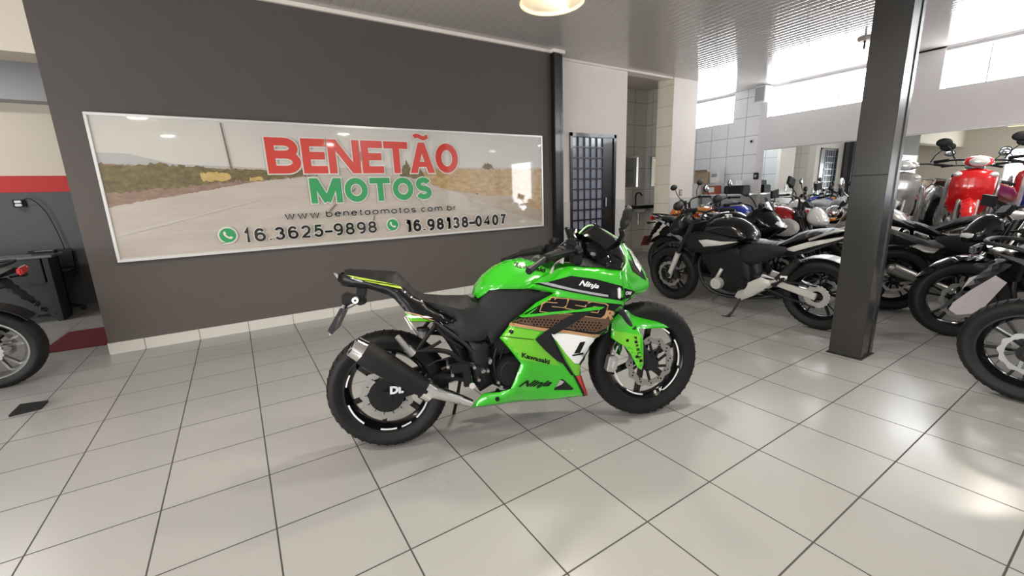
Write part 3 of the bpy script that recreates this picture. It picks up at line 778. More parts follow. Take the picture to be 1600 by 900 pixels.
def decal_text(name, s, q, m, bvhs, parent, off=.01, shear=0, lift=.0035, spacing=1):
    V, Tt = text_tris(s, off, shear, 2, spacing); x0 = min(v.x for v in V); x1 = max(v.x for v in V); y0 = min(v.y for v in V); y1 = max(v.y for v in V)
    bm = bmesh.new(); vs = [bm.verts.new(((v.x - x0) / (x1 - x0), (v.y - y0) / (y1 - y0), 0)) for v in V]
    for t in Tt:
        try: bm.faces.new([vs[i] for i in t])
        except ValueError: pass
    bmesh.ops.subdivide_edges(bm, edges=[e for e in bm.edges if e.calc_length() > .15], cuts=1); bmesh.ops.triangulate(bm, faces=bm.faces)
    for v in bm.verts: p = quad_map(v.co.x, v.co.y, q); v.co = cast(p[0], p[1], bvhs if isinstance(bvhs, list) else [bvhs], lift)
    thicken(bm, .001); mb = MB(); mb.bm.free(); mb.bm = bm
    return mb.build(name, m, parent, smooth=False)
F_ = HF
RX = .042; FX = LB - .028
# wheels
rw = wheel(hero, 'rear_wheel', RX, .302, .14, spokes=6, disc=None, rim_m='gloss',
           stickers=[(195, 230, .196, .204), (255, 278, .196, .203), (285, 300, .197, .203), (310, 345, .196, .204), (100, 125, .197, .204), (150, 168, .197, .204)])
yy = -.085
b = MB(); b.lathe([(.092, yy - .002), (.126, yy - .002), (.126, yy + .002), (.092, yy + .002)], n=120, closed=True, wave=lambda a, r: .006 * math.cos(a * 14) if r > .11 else .003 * math.cos(a * 14)).build('brake_disc', 'steel', rw)
b = MB()
for k in range(14):
    a = 2 * PI * k / 14; b.box((math.cos(a) * .1, yy, math.sin(a) * .1), (.012, .007, .004), Matrix.Rotation(-a, 3, 'Y'))
b.build('disc_rivets', 'black', rw)
MB().cyl((0, -.11, 0), (0, -.03, 0), .085, .07, 32).cyl((0, -.125, 0), (0, -.11, 0), .022, n=6).build('hub_cover', 'engine', rw)
MB().lathe([(.2385, -.06), (.2405, -.06), (.2405, -.0575), (.2385, -.0575)], n=64, closed=True).build('rim_tape', 'grey', rw)
fw = wheel(hero, 'front_wheel', FX, .322, .12, spokes=6, disc=None, steer=(0, 0, math.radians(2)),
           stickers=[(150, 185, .192, .199), (192, 222, .192, .199), (232, 262, .192, .2), (-62, -20, .205, .211), (-15, 30, .192, .199), (45, 62, .192, .199)])
yy = -.075
b = MB(); b.lathe([(.1, yy - .002), (.135, yy - .002), (.135, yy + .002), (.1, yy + .002)], n=120, closed=True, wave=lambda a, r: .006 * math.cos(a * 12) if r > .11 else 0).build('brake_disc', 'steel', fw)
b = MB()
for k in range(12):
    a = 2 * PI * k / 12
    for rr in (.11, .122): b.cyl((math.cos(a + rr * 9) * rr, yy - .004, math.sin(a + rr * 9) * rr), (math.cos(a + rr * 9) * rr, yy + .004, math.sin(a + rr * 9) * rr), .0045, n=10)
for k in range(10):
    a = 2 * PI * k / 10; b.bar((math.cos(a) * .05, yy, math.sin(a) * .05), (math.cos(a + .3) * .104, yy, math.sin(a + .3) * .104), .006, .014)
b.cyl((0, -.07, 0), (0, -.02, 0), .055)
b.build('disc_carrier', 'gloss', fw)
# lettering on the rim: SK
for ch, a in (('S', -78), ('K', -68)):
    V, Tt = text_tris(ch, .03); bm = bmesh.new(); vs = []
    for v in V:
        aa = math.radians(a) + v.x * .17; rr = .186 + v.y * .026; vs.append(bm.verts.new((rr * math.cos(aa), -.0485, rr * math.sin(aa))))
    for t in Tt:
        try: bm.faces.new([vs[i] for i in t])
        except ValueError: pass
    thicken(bm, .001); mb = MB(); mb.bm.free(); mb.bm = bm; mb.build('rim_lettering', 'white', fw, smooth=False)
# forks, swingarm, frame
def P_(u, v, y): return F_(u, v, y)
def vy(p, y): return Vector((p.x, y, p.z))
ax = Vector((FX, 0, .318))
top = P_(955, 470, 0); ft = Vector((LB - .225, 0, .76))
for sg in (-1, 1):
    MB().cyl((ax.x - .005, sg * .092, ax.z - .02), (ax.x - .11, sg * .092, ax.z + .21), .027, .027).cyl((ax.x, sg * .118, ax.z), (ax.x, sg * .07, ax.z), .034).build('fork_leg', 'plastic', hero)
    MB().cyl((ax.x - .11, sg * .092, ax.z + .2), (ft.x - .05, sg * .088, ft.z), .02).build('fork_tube', 'dark', hero)
    MB().bar((RX, sg * .115, .302), (.5, sg * .1, .40), .03, .06).cyl((RX, sg * .135, .302), (RX, sg * .095, .302), .03).build('swingarm', 'engine', hero)
# front brake caliper
q = P_(955, 568, -.1); MB().box((q.x, -.095, q.z), (.05, .05, .085), Matrix.Rotation(.25, 3, 'Y')).box((q.x + .012, -.11, q.z), (.026, .04, .05), Matrix.Rotation(.25, 3, 'Y')).cyl((q.x + .01, -.125, q.z + .03), (q.x + .01, -.11, q.z + .03), .014).cyl((q.x + .01, -.125, q.z - .02), (q.x + .01, -.11, q.z - .02), .014).build('brake_caliper', 'alloy', hero, bevel=.006)
q = P_(650, 640, -.1)
MB().box((.11, -.1, .335), (.08, .05, .06)).cyl((.1, -.13, .335), (.1, -.1, .335), .02).build('rear_caliper', 'engine', hero, bevel=.006)
# muffler
a = P_(566, 549, -.235); b_ = P_(671, 611, -.20); d = (b_ - a)
prof = [(.062, 0), (.068, .02), (.068, .12), (.064, .2), (.05, d.length)]
mb = MB().lathe([(0.0, 0)] + prof + [(0, d.length)], axis='Z', n=32)
Rm = Matrix.Translation(a) @ d.to_track_quat('Z', 'Y').to_matrix().to_4x4() @ Matrix.Diagonal((1, .82, 1, 1))
for v in mb.bm.verts: v.co = Rm @ v.co
muf = mb.build('muffler', mat('muffler_black', (.009, .009, .01), .6, spec=.3), hero)
mb = MB().lathe([(.03, -.045), (.05, -.05), (.058, -.045), (.062, -.005), (.064, .002), (.0, .004), (0, -.01), (.025, -.012)], axis='Z', n=32, closed=True)
for v in mb.bm.verts: v.co = Rm @ v.co
mb.build('muffler_tip', 'chrome', muf)
dn = d.normalized(); e0 = b_ - dn * .035; e1 = P_(736, 630, -.16)
MB().cyl(b_ - dn * .03, b_ + dn * .015, .052, .05, 32).build('pipe_clamp', 'chrome', muf)
pm = P_(700, 618, -.185)
MB().tube([e0 + dn * .02, pm, e1], [.038, .02], n=16).build('exhaust_pipe', 'chrome', muf)
MB().bar(P_(628, 535, -.2), P_(641, 551, -.2), .022, .03).build('hanger', 'dark', muf)
# engine core and side cover
core = [(727, 500), (780, 462), (880, 450), (950, 470), (955, 500), (930, 540), (905, 590), (880, 615), (790, 618), (752, 600), (735, 575), (728, 545)]
slab([(F_(u, v, -.1).x, F_(u, v, -.1).z) for u, v in core], .125, .05, step=.03).build('engine_block', 'engine', hero)
q = P_(800, 580, -.19)
MB().cyl((q.x, -.2, q.z), (q.x, -.1, q.z), .075, .085, 36).cyl((q.x, -.206, q.z), (q.x, -.2, q.z), .06, .066, 36).build('clutch_cover', 'engine', hero, bevel=.004)
q = P_(790, 556, -.19); MB().cyl((q.x, -.16, q.z + .05), (q.x, -.1, q.z + .05), .05, .055).build('starter_cover', 'engine', hero)
eb = MB()
for u, v in ((741, 573), (748, 592), (756, 578), (766, 562), (765, 565), (754, 579), (762, 578), (700, 572), (707, 585), (778, 596), (783, 603)):
    q = P_(u, v, -.17); eb.cyl((q.x, -.19, q.z), (q.x, -.1, q.z), .008, n=8)
eb.build('engine_bolts', 'steel', hero)
eb = MB().tube([P_(778, 540, -.15), P_(772, 560, -.17), P_(775, 585, -.17), P_(783, 603, -.15)], .007)
eb.tube([P_(790, 538, -.15), P_(783, 555, -.17), P_(781, 566, -.16)], .004).build('hose', 'black', hero)
sc, scb = shell('side_cover', [(660, 470, -.12), (686, 476, -.14), (722, 484, -.15), (747, 476, -.13), (750, 467, -.12), (765, 453, -.13), (780, 450, -.14), (822, 450, -.15), (866, 458, -.16), (835, 474, -.17), (810, 495, -.18), (797, 506, -.18), (790, 515, -.18), (780, 528, -.17), (768, 538, -.17), (762, 523, -.17), (757, 530, -.17), (751, 533, -.17), (728, 533, -.16), (693, 507, -.14), (714, 501, -.14), (690, 487, -.13)], 'plastic', .012, .05, sm=0)
sp_, _ = shell('frame_plate', [(728, 533, -.14), (751, 533, -.15), (768, 536, -.15), (766, 560, -.15), (770, 600, -.14), (750, 612, -.13), (738, 595, -.13), (733, 560, -.13)], 'engine', .02, .04)
# sub-frame, rearsets
for sg in (-1, 1):
    Y1 = -.15
    def p(u, v, y=-.15): q = F_(u, v, y); return Vector((q.x, q.y if sg < 0 else -q.y, q.z))
    MB().tube([p(678, 503), p(703, 520), p(727, 537), p(738, 548)], .011).build('subframe_tube', 'dark', hero)
    rb = MB().tube([p(680, 508, -.17), p(664, 530, -.18), p(650, 549, -.18)], .01, sub=3).tube([p(680, 510, -.16), p(700, 530, -.16), p(722, 543, -.15)], .009, sub=3)
    rb.tube([p(650, 549, -.18), p(680, 547, -.18), p(705, 552, -.17), p(722, 566, -.16), p(740, 570, -.15)], [.011, .014], sub=3).tube([p(689, 533, -.17), p(672, 543, -.18), p(655, 549, -.18)], .008, sub=3)
    rb.tube([p(710, 540, -.16), p(718, 552, -.16), p(722, 566, -.16)], .007, sub=3)
    rb.build('rearset_bracket', 'engine', hero)
    MB().cyl(p(621, 526, -.24), p(641, 550, -.2), .012, .014).cyl(p(636, 544, -.2), p(645, 553, -.19), .02).build('passenger_footpeg', 'alloy', hero)
    if sg < 0:
        MB().tube([p(668, 572, -.16), p(680, 565, -.16), p(695, 561, -.16), p(700, 562, -.16)], .004).tube([p(690, 577, -.16), p(710, 570, -.16), p(740, 572, -.16)], .008).build('brake_pedal_linkage', 'dark', hero)
        MB().box(p(720, 574, -.17), (.09, .02, .05)).box(p(708, 590, -.16), (.13, .02, .02), Matrix.Rotation(.3, 3, 'Y')).box(p(730, 590, -.16), (.04, .025, .09)).build('brake_master_cylinder', 'engine', hero, bevel=.005)
        MB().cyl(p(738, 603, -.27), p(738, 603, -.16), .014).build('rider_footpeg', 'alloy', hero)
        MB().cyl(p(661, 526, -.16), p(661, 514, -.16), .022, .024).build('fluid_cup', mat('smoky_cup', (.12, .12, .12), .2), hero)
        MB().cyl(p(661, 516, -.16), p(661, 512, -.16), .03, .03).build('cup_lid', 'black', hero)
MB().bar((.45, 0, .42), (.3, 0, .62), .04, .03).cyl((.45, 0, .4), (.34, 0, .6), .035).build('rear_shock', 'dark', hero)
ms = MB(); ms.tube([(.43, .12, .36), (.36, .24, .02), (.33, .27, .012)], .01); ms.box((.33, .275, .01), (.07, .03, .012)); ms.build('kickstand', 'dark', hero)
# tail, seats
tl, tlb = shell('tail_cowl', [(529, 427, -.03), (541, 429.5, -.06), (580, 437, -.09), (624, 446, -.11), (637, 455, -.11), (648, 465, -.115), (662, 471, -.12), (680, 484, -.13), (693, 489, -.13), (715, 502, -.14), (697, 503, -.15), (641, 503, -.16), (631, 484, -.14), (617, 468, -.12), (606, 461, -.1), (572, 450, -.08), (551, 449, -.06), (535, 447, -.03), (527, 438, -.02)], 'tail', .018, .04)
decal('lime_stripe', [(541, 430), (622, 441), (625, 446), (560, 436.5)], mat('lime_stripe_paint', (.35, .5, .05), .3, coat=.5), tlb, tl, step=4)
decal('lime_stripe', [(565, 438.5), (625, 447.5), (629, 452), (600, 446)], mat('lime_stripe_paint', (.35, .5, .05), .3, coat=.5), tlb, tl, step=4)
decal('silver_streak', [(547, 434), (566, 438.5), (567, 441.5), (553, 437)], 'grey', tlb, tl, step=4)
decal('lime_flash', [(634, 489), (656, 495.5), (676, 502), (641, 502)], 'limed', tlb, tl, step=4)
decal('white_streak', [(637, 493.5), (668, 494), (676, 496.5), (640, 496.5)], 'white', tlb, tl, .003, step=4)
decal('gold_line', [(633, 486), (656, 492), (680, 501), (676, 501), (654, 494), (634, 488)], 'gold', tlb, tl, .003, step=4)
for u, v in ((633, 456), (643, 464), (659, 470)): q = cast(u, v, [tlb], 0); MB().cyl(q + Vector((0, -.006, 0)), q + Vector((0, .004, 0)), .005, n=10).build('tail_screw', 'chrome', tl)
MB().poly([F_(u, v, -.012) for u, v in ((521.5, 427), (530, 431), (540, 446), (535, 447))], (0, .024, 0)).build('tail_edge', 'grey', tl, smooth=False)
ps = [(537, 430, -.06), (538, 422, -.03), (546, 420, 0), (580, 421.5, 0), (620, 424, 0), (631, 434, -.0), (639, 445, -.03), (637, 452, -.08), (624, 446, -.1), (580, 437, -.09)]
shell('passenger_seat', ps, 'seat', .018, .02, mirrored_in_one=True)
rs = [(640, 452, -.0), (650, 453, 0), (664, 459, 0), (691, 461, 0), (731, 461, 0), (738, 466, 0), (752, 468, -.03), (747, 476, -.13), (722, 484, -.15), (686, 476.5, -.14), (659, 470, -.12), (644, 463, -.08)]
shell('rider_seat', rs, 'seat', .012, .03, mirrored_in_one=True)
shell('seat_bridge', [(624, 444, -.02), (640, 447, 0), (652, 455, 0), (660, 470, -.1), (645, 462, -.1), (634, 452, -.1)], 'black', .01, .02, mirrored_in_one=True)
# plate hanger
pb = MB(); 
pb.poly([F_(u, v, -.03) for u, v in ((557, 449), (573, 450), (569, 467), (571, 475), (562, 478), (553, 474), (535, 481), (533, 465), (536, 458), (553, 462), (557, 458))], (0, .06, 0))
pb.build('tail_bracket', 'black', hero, smooth=False, bevel=.004)
q = P_(555.5, 469, -.045); MB().cyl(q + Vector((0, -.012, 0)), q + Vector((0, .04, 0)), .016, n=24).build('indicator', 'white', hero)
MB().cyl(q + Vector((0, -.014, 0)), q + Vector((0, -.01, 0)), .005).cyl((q.x, .03, q.z), (q.x, .06, q.z), .016).build('indicator_core', 'black', hero)
MB().poly([F_(u, v, -.09) for u, v in ((531, 482), (536, 484), (527.5, 503), (518, 523.5), (511.5, 517))], (0, .18, 0)).build('licence_plate_holder', 'dark', hero, smooth=False, bevel=.002)
MB().tube([F_(537, 478, -.05), F_(532, 490, -.08), F_(522, 511, -.08)], .008).poly([F_(u, v, -.02) for u, v in ((514, 515), (520, 518), (518, 524), (514, 524))], (0, .04, 0)).build('plate_stem', 'grey', hero)
MB().tube([F_(540, 482, 0), F_(549, 477, -.02), F_(562, 470, 0)], .01).build('plate_arm', 'alloy', hero)
# tank
tk, tkb = shell('fuel_tank', [(747, 466.5, -.07), (737, 459, 0), (741, 445, 0), (752, 430, 0), (770, 415.5, 0), (790, 406.5, 0), (814, 403, 0), (834, 408, 0), (852, 418, 0), (868, 424, -.03), (850, 440, -.12), (822, 451.5, -.16), (780, 451.5, -.15), (765, 454, -.13)], 'green', .045, .07, step=.018, mirrored_in_one=True)
decal_text('maker_name', 'Kawasaki', [(803, 416.5), (851, 426), (852.5, 420), (804, 410)], 'graphic', tkb, tk, off=.03)
# fairings
sf, sfb = shell('side_fairing', [(822, 450, -.17), (838, 440, -.165), (856, 429, -.16), (870, 420, -.16), (890, 416, -.18), (935, 419, -.2), (971, 423, -.195), (974, 445, -.2), (977, 472, -.2), (976, 477, -.2), (970, 484, -.2), (962, 488, -.2), (956, 500, -.2), (950, 518, -.19), (932, 528, -.18), (918, 546, -.17), (906, 568, -.16), (907, 586, -.15), (918, 618, -.14), (860, 625, -.145), (820, 627, -.15), (780, 632, -.16), (755, 636, -.16), (736, 636, -.16), (755, 615, -.18), (780, 613, -.2), (798, 608, -.22), (806, 590, -.23), (814, 568, -.23), (798, 548, -.23), (781, 528, -.22), (795, 510, -.215), (798, 504, -.21), (812, 494, -.2), (838, 473, -.19), (866, 458, -.18)], 'green', .025, .05, step=.018)
D = lambda n, P, m, l=.002, **k: decal(n, P, m, sfb, sf, l, **k)
D('graphic_base', [(868, 464), (884, 465), (925, 471), (976, 476), (971, 484), (962, 488), (957, 498), (950, 516), (936, 524), (880, 519), (846, 516), (797, 506), (810, 496), (838, 480)], 'graphic')
D('honeycomb_panel', [(800, 503), (812, 498), (850, 490), (880, 491), (935, 495), (956, 494), (948, 512), (930, 519), (880, 513), (840, 510)], 'bronze', .003)
D('gold_stripe', [(797, 504), (846, 512), (880, 515), (924, 522), (938, 522), (934, 526), (920, 526), (880, 520), (846, 517), (795, 509)], 'gold', .0035)
hc = MB(); 
for j in range(5):
    for i in range(24):
        u = 812 + i * 5.4 + (2.7 if j % 2 else 0); v = 497.5 + j * 4.0 + (u - 812) * .055
        if not inside((u, v), [(806, 502), (814, 497), (850, 491), (940, 497), (942, 512), (928, 518), (880, 512), (840, 508)]) or inside((u, v), [(850, 522), (905, 484), (935, 484), (865, 525)]): continue
        c0 = cast(u, v, [sfb], .0042); r = .0048
        hc.poly([c0 + Vector((r * math.cos(a), 0, r * math.sin(a))) for a in [PI / 3 * k + .5 for k in range(6)]], (0, .002, 0))
hc.build('honeycomb_cells', 'graphic', sf, smooth=False)
def stroke(pts, w):
    P = [Vector((p[0], p[1])) for p in pts]; L = []; R = []
    for i, p in enumerate(P):
        t = (P[min(i + 1, len(P) - 1)] - P[max(i - 1, 0)]).normalized(); n = Vector((-t.y, t.x)); L.append(tuple(p + n * w / 2)); R.append(tuple(p - n * w / 2))
    return L + R[::-1]
# outlined digits 2 5 0 and small R
two = [(862, 466), (886, 467), (885, 476), (880, 480), (862, 478), (860, 482), (878, 485), (876, 490), (844, 486), (848, 476), (853, 473), (870, 474), (872, 472), (858, 471)]
five = [(889, 467.5), (919, 471), (917, 476), (899, 474), (898, 477), (915, 480), (909, 492), (880, 489), (882, 484), (899, 486), (901, 484), (884, 481)]
zero = [(924, 472), (945, 475), (949, 478), (944, 492), (938, 496.5), (912, 493), (911, 489), (917, 475)]
for k, Pn in enumerate((two, five, zero)):
    D('digit_outline', [(p[0] + (1.6 if p[0] > sum(a for a, _ in Pn) / len(Pn) else -1.6), p[1] + (1.3 if p[1] > sum(b for _, b in Pn) / len(Pn) else -1.3)) for p in Pn], 'gold', .0045, step=4)
    D('digit', Pn, 'graphic', .0055, step=4)
D('digit_counter', [(927, 478), (938, 479.5), (934, 489), (921, 487.5)], 'gold', .0065, step=4)
D('digit_hollow', [(928.5, 480), (936, 481), (933, 487.5), (923.5, 486.3)], 'graphic', .0072, step=4)
decal_text('letter_r', 'R', [(941, 497), (957, 499), (963, 486), (947, 484)], 'gold', sfb, sf, off=.04, shear=.1, lift=.007)
D('green_slash', [(812, 494), (852, 488), (905, 483), (925, 479), (944, 479), (938, 483), (918, 485.5), (880, 489), (845, 493), (814, 497)], 'green', .009, step=4)
D('black_strut', [(835, 530), (850, 518), (880, 499), (903, 486), (915, 484), (928, 482), (920, 489), (895, 505), (866, 522), (858, 521), (871, 550), (880, 568), (868, 562), (850, 546)], 'plastic', .0085, step=4)
D('white_number_panel', [(859, 520), (885, 521), (933, 528), (918, 546), (909, 560), (903, 568), (896, 567), (883, 552)], 'white', .004)
decal_text('racing_number', '1', [(896, 552), (911, 550), (914, 533), (901, 535)], 'graphic', sfb, sf, off=.05, shear=.15, lift=.006)
D('number_base', [(893, 554), (910, 550), (911, 553), (894, 556)], 'graphic', .006, step=4)
D('panel_edge', [(857, 519), (861, 522), (884, 566), (896, 585), (892, 586), (878, 566)], 'graphic', .005, step=4)
D('lime_edge', [(866, 528), (884, 553), (898, 568), (905, 569.5), (906, 585), (898, 586)], 'limed', .0055, step=4)
D('red_tip', [(899, 588), (906.5, 586), (917, 617.5), (912, 616)], 'red', .006, step=4)
D('tip_line', [(894, 584), (899, 587), (914, 617), (911, 618)], 'graphic', .0065, step=4)
D('lime_panel', [(796, 511), (845, 518), (837, 528), (848, 542), (868, 562), (876, 572), (840, 566), (815, 562), (799, 546), (783, 528)], 'limed', .0015)
D('panel_seam', [(784, 525), (834, 530), (834, 531), (784, 526)], 'graphic', .003, step=4)
decal_text('maker_name', 'Kawasaki', [(815, 558), (858, 569), (859, 561.5), (815, 550.5)], 'graphic', sfb, sf, off=.03)
decal_text('model_script', 'Ninja', [(807, 607), (855, 606), (866, 594), (817, 594)], 'graphic', sfb, sf, off=.03, shear=.35)
D('vent_recess', [(865, 609), (876, 592), (880, 593), (896, 607), (893, 609)], 'plastic', .003, step=4)
D('vent_light', [(868, 604), (875, 593), (881, 596), (877, 600)], mat('vent_grey', (.35, .35, .34), .6), .0045, step=4)
for u, v in ((799, 518.5), (777, 623)): D('fastener', [(u + 3.4 * math.cos(a), v + 3.4 * math.sin(a)) for a in [k * PI / 5 for k in range(10)]], 'graphic', .004, step=4)
D('ninja_band', [(832, 443), (856, 441), (892, 431), (930, 436), (972, 447), (977, 471), (940, 465), (890, 456)], 'graphic', .002)
D('silver_line', [(842, 442.5), (856, 441.5), (900, 452), (952, 461), (950, 464), (930, 461), (890, 453.5)], 'grey', .0035, step=4)
decal_text('model_script', 'Ninja', [(903, 448.5), (934, 453), (937, 444), (907, 437)], 'white', sfb, sf, off=.03, shear=.3)
q = cast(957, 458, [sfb], 0); MB().box(q + Vector((0, -.004, 0)), (.045, .02, .052)).build('indicator_body', 'plastic', sf, bevel=.008); MB().box(q + Vector((.03, -.012, 0)), (.014, .022, .055)).build('indicator_lens', 'lens', sf, bevel=.005)
# nose, headlight, screen
ns, nsb = shell('nose_cowl', [(961, 370, 0), (972, 377, 0), (985, 390, 0), (998, 408, 0), (1008, 425, 0), (1014, 438, -.01), (1015, 450, -.03), (1008, 456, -.06), (992, 461, -.13), (984, 468, -.17), (977, 472, -.2), (974, 445, -.2), (971, 423, -.195), (977, 412, -.16), (975, 396, -.11), (968, 381, -.05)], 'green', .02, .05, step=.016, mirrored_in_one=True)
hl = decal('headlight', [(982, 405), (992, 408), (1004, 425), (1009, 438), (1000, 432), (988, 423)], 'gloss', nsb, ns, .003)
decal('lens_and_highlight', [(984, 396), (990, 400), (1001, 416), (999, 426), (991, 414)], 'lens', nsb, ns, .006, step=4)  # pale decals paint the white reflection on the headlight as colour
decal('lens_and_highlight', [(979, 388), (985, 391), (990, 400), (985, 399)], 'lens', nsb, ns, .006, step=4)
decal('nose_band', [(975, 450), (991, 455), (992, 462), (978, 471)], 'graphic', nsb, ns, .003, step=4)
decal_text('band_lettering', 'OW', [(977, 460.5), (985, 461), (986, 455.5), (977.5, 455)], 'white', nsb, ns, off=.03, lift=.005)
# screen is see-through: edges at the centre line
ws, _ = shell('windscreen', [(905, 364.5, -.04), (925, 352, 0), (929, 348, 0), (961, 370, 0), (968, 381, -.05), (975, 396, -.11), (977, 412, -.16), (971, 423, -.195), (946, 419.5, -.2), (950, 400, -.19), (940, 383, -.16), (920, 371, -.1)], 'screen', .02, .05, step=.016, both=True, thick=.003)
MB().tube([F_(905, 364.5, -.045), F_(925, 352, -.005), F_(962, 371, -.02), F_(971, 383, -.075), F_(977, 398, -.13), F_(979, 411, -.175), F_(973, 423, -.205)], .0045, sub=5).build('screen_trim', mat('pale_green_trim', (.3, .55, .25), .3), ns)
shell('inner_panel', [(898, 415, -.17), (905, 400, -.12), (930, 408, -.1), (950, 400, -.15), (970, 420, -.19), (946, 418, -.19)], 'plastic', .005, .03, step=.02)
MB().box(F_(935, 392, 0), (.06, .16, .09), Matrix.Rotation(-.5, 3, 'Y')).build('dash', 'plastic', hero, bevel=.01)
MB().cyl(F_(932, 392, 0), F_(929, 390, 0), .035).build('dash_dial', 'grey', hero)
MB().bar(F_(915, 420, 0), F_(945, 440, 0), .2, .03).build('upper_triple_clamp', 'black', hero, bevel=.005)
# handlebars
for sg in (-1, 1):
    def p(u, v, y): q = F_(u, v, y); return Vector((q.x, q.y if sg < 0 else -q.y, q.z))
    hb = MB().cyl(p(858, 401, -.30), p(906, 389, -.13), .012); hb.build('clip_on_bar', 'black', hero)
    MB().cyl(p(829, 421, -.37), p(854, 403, -.28), .012, .0145, 16).cyl(p(826, 424, -.385), p(832, 419, -.36), .016).build('bar_end', 'black', hero)
    MB().cyl(p(853, 404, -.29), p(876, 395, -.2), .022, .024, 20).cyl(p(875, 396, -.205), p(879, 394, -.19), .03).build('grip', 'rubber', hero)
    sw = MB().box(p(887, 392, -.17), (.05, .05, .055)).box(p(892, 380, -.17), (.05, .04, .03), Matrix.Rotation(.4, 3, 'Y')).cyl(p(895, 396, -.16), p(905, 392, -.13), .03).box(p(900, 404, -.16), (.06, .03, .05)); sw.build('switch_housing', 'black', hero, bevel=.006)
    MB().poly([p(u, v, -.25) for u, v in ((859, 428), (863, 418), (870, 409), (882, 402), (881, 413), (874, 410), (868, 413), (863, 428))], (0, .012 * -sg, 0)).build('brake_lever' if sg < 0 else 'clutch_lever', 'alloyw', hero, bevel=.003)
    MB().cyl(p(893, 380, -.15), p(893, 372, -.15), .018).build('fluid_reservoir', 'plastic', hero)
MB().tube([F_(905, 395, -.14), F_(914, 404, -.1), F_(910, 415, -.08), F_(930, 425, -.05)], .006).tube([F_(880, 385, -.17), F_(872, 388, -.15), F_(885, 378, -.12), F_(905, 385, -.1)], .005).build('cable', 'black', hero)
# mirrors
mm = MB(); mm.bm.free(); mp_ = [(F_(u, v, -.2).x, F_(u, v, -.2).z) for u, v in ((981, 319), (985, 328), (984.5, 343), (975, 359), (967, 359), (967, 345), (973, 326))]
mo = slab(mp_, .055, .05, y0=-.22, step=.02).build('rear_view_mirror', 'plastic', hero)
MB().tube([F_(970, 358, -.2), F_(972, 368, -.16), F_(968, 377, -.07)], [.011, .016]).build('mirror_arm', 'black', mo)
MB().sphere(F_(969, 377, -.05), .022, (1.3, 1, .7)).build('mirror_boot', 'black', mo)
a4 = [F_(u, v, .16) for u, v in ((884, 354.5), (925, 361), (916, 374), (890, 374))]
mo = MB().poly(a4, (0, .04, 0)).build('rear_view_mirror', 'plastic', hero, smooth=False, bevel=.006)
cc = sum(a4, Vector()) / 4; MB().poly([cc + (v - cc) * .88 + Vector((0, -.003, 0)) for v in a4], (0, .002, 0)).build('mirror_glass', 'glass', mo, smooth=False)
MB().tube([F_(905, 372, .17), F_(925, 382, .12), F_(950, 380, .04)], .01).build('mirror_arm', 'black', mo)
# front fender
fd, fdb = shell('front_fender', [(956, 500, -.125), (972, 485, -.085), (984, 484, -.03), (998, 487, 0), (1026, 494, 0), (1044, 502, 0), (1049, 507, -.01), (1046, 512, -.035), (1020, 513, -.07), (998, 514, -.11), (1003, 524, -.125), (1005, 534, -.13), (1006, 568, -.14), (1002, 578, -.14), (996, 574, -.14), (986, 554, -.14), (977, 542, -.14), (955, 528, -.13)], 'green', .014, .03, step=.016, mirrored_in_one=False)
decal('fender_lime', [(957, 516), (1003, 524), (1004, 534), (1005.5, 568), (1002, 577), (997, 574), (987, 554), (978, 542), (957, 528)], 'limed', fdb, fd, .0015)
V_ = [(992, 528), (993, 534), (994.5, 540), (996, 546), (997.5, 552), (999, 558), (1000.5, 563)]
for i, ch in enumerate('PIRELLI'):
    u, v = V_[i]; w_ = 3.4 if ch != 'I' else 1.4
    decal_text('tyre_brand_lettering', ch, [(u - 2, v - 1.4), (u - 1.2, v + 2.6), (u + 3, v + 2), (u + 2.4, v - 2)], 'graphic', fdb, fd, off=.03, lift=.004)
for u, v in ((980, 532), (995, 557)): decal('fender_bolt', [(u + 2.4 * math.cos(k * PI / 4), v + 2.4 * math.sin(k * PI / 4)) for k in range(8)], 'graphic', fdb, fd, .003, step=4)
# belly
slab([(F_(u, v, -.1).x, F_(u, v, -.1).z) for u, v in ((745, 628), (800, 618), (880, 610), (905, 590), (914, 612), (860, 620), (790, 630))], .14, .05, step=.03).build('belly_pan', 'plastic', hero)
# hub lettering behind the muffler
V, Tt = text_tris('DI.', .06); bm = bmesh.new(); a0 = F_(609, 615.5, -.137); b0 = F_(631, 613, -.137); up = F_(609, 604, -.137) - a0; ri = b0 - a0
x1 = max(v.x for v in V); y1 = max(v.y for v in V); vs = [bm.verts.new(a0 + ri * (v.x / x1) + up * (v.y / y1)) for v in V]
for t in Tt:
    try: bm.faces.new([vs[i] for i in t])
    except ValueError: pass
thicken(bm, .002); mb = MB(); mb.bm.free(); mb.bm = bm; mb.build('hub_lettering', 'white', hero, smooth=False)
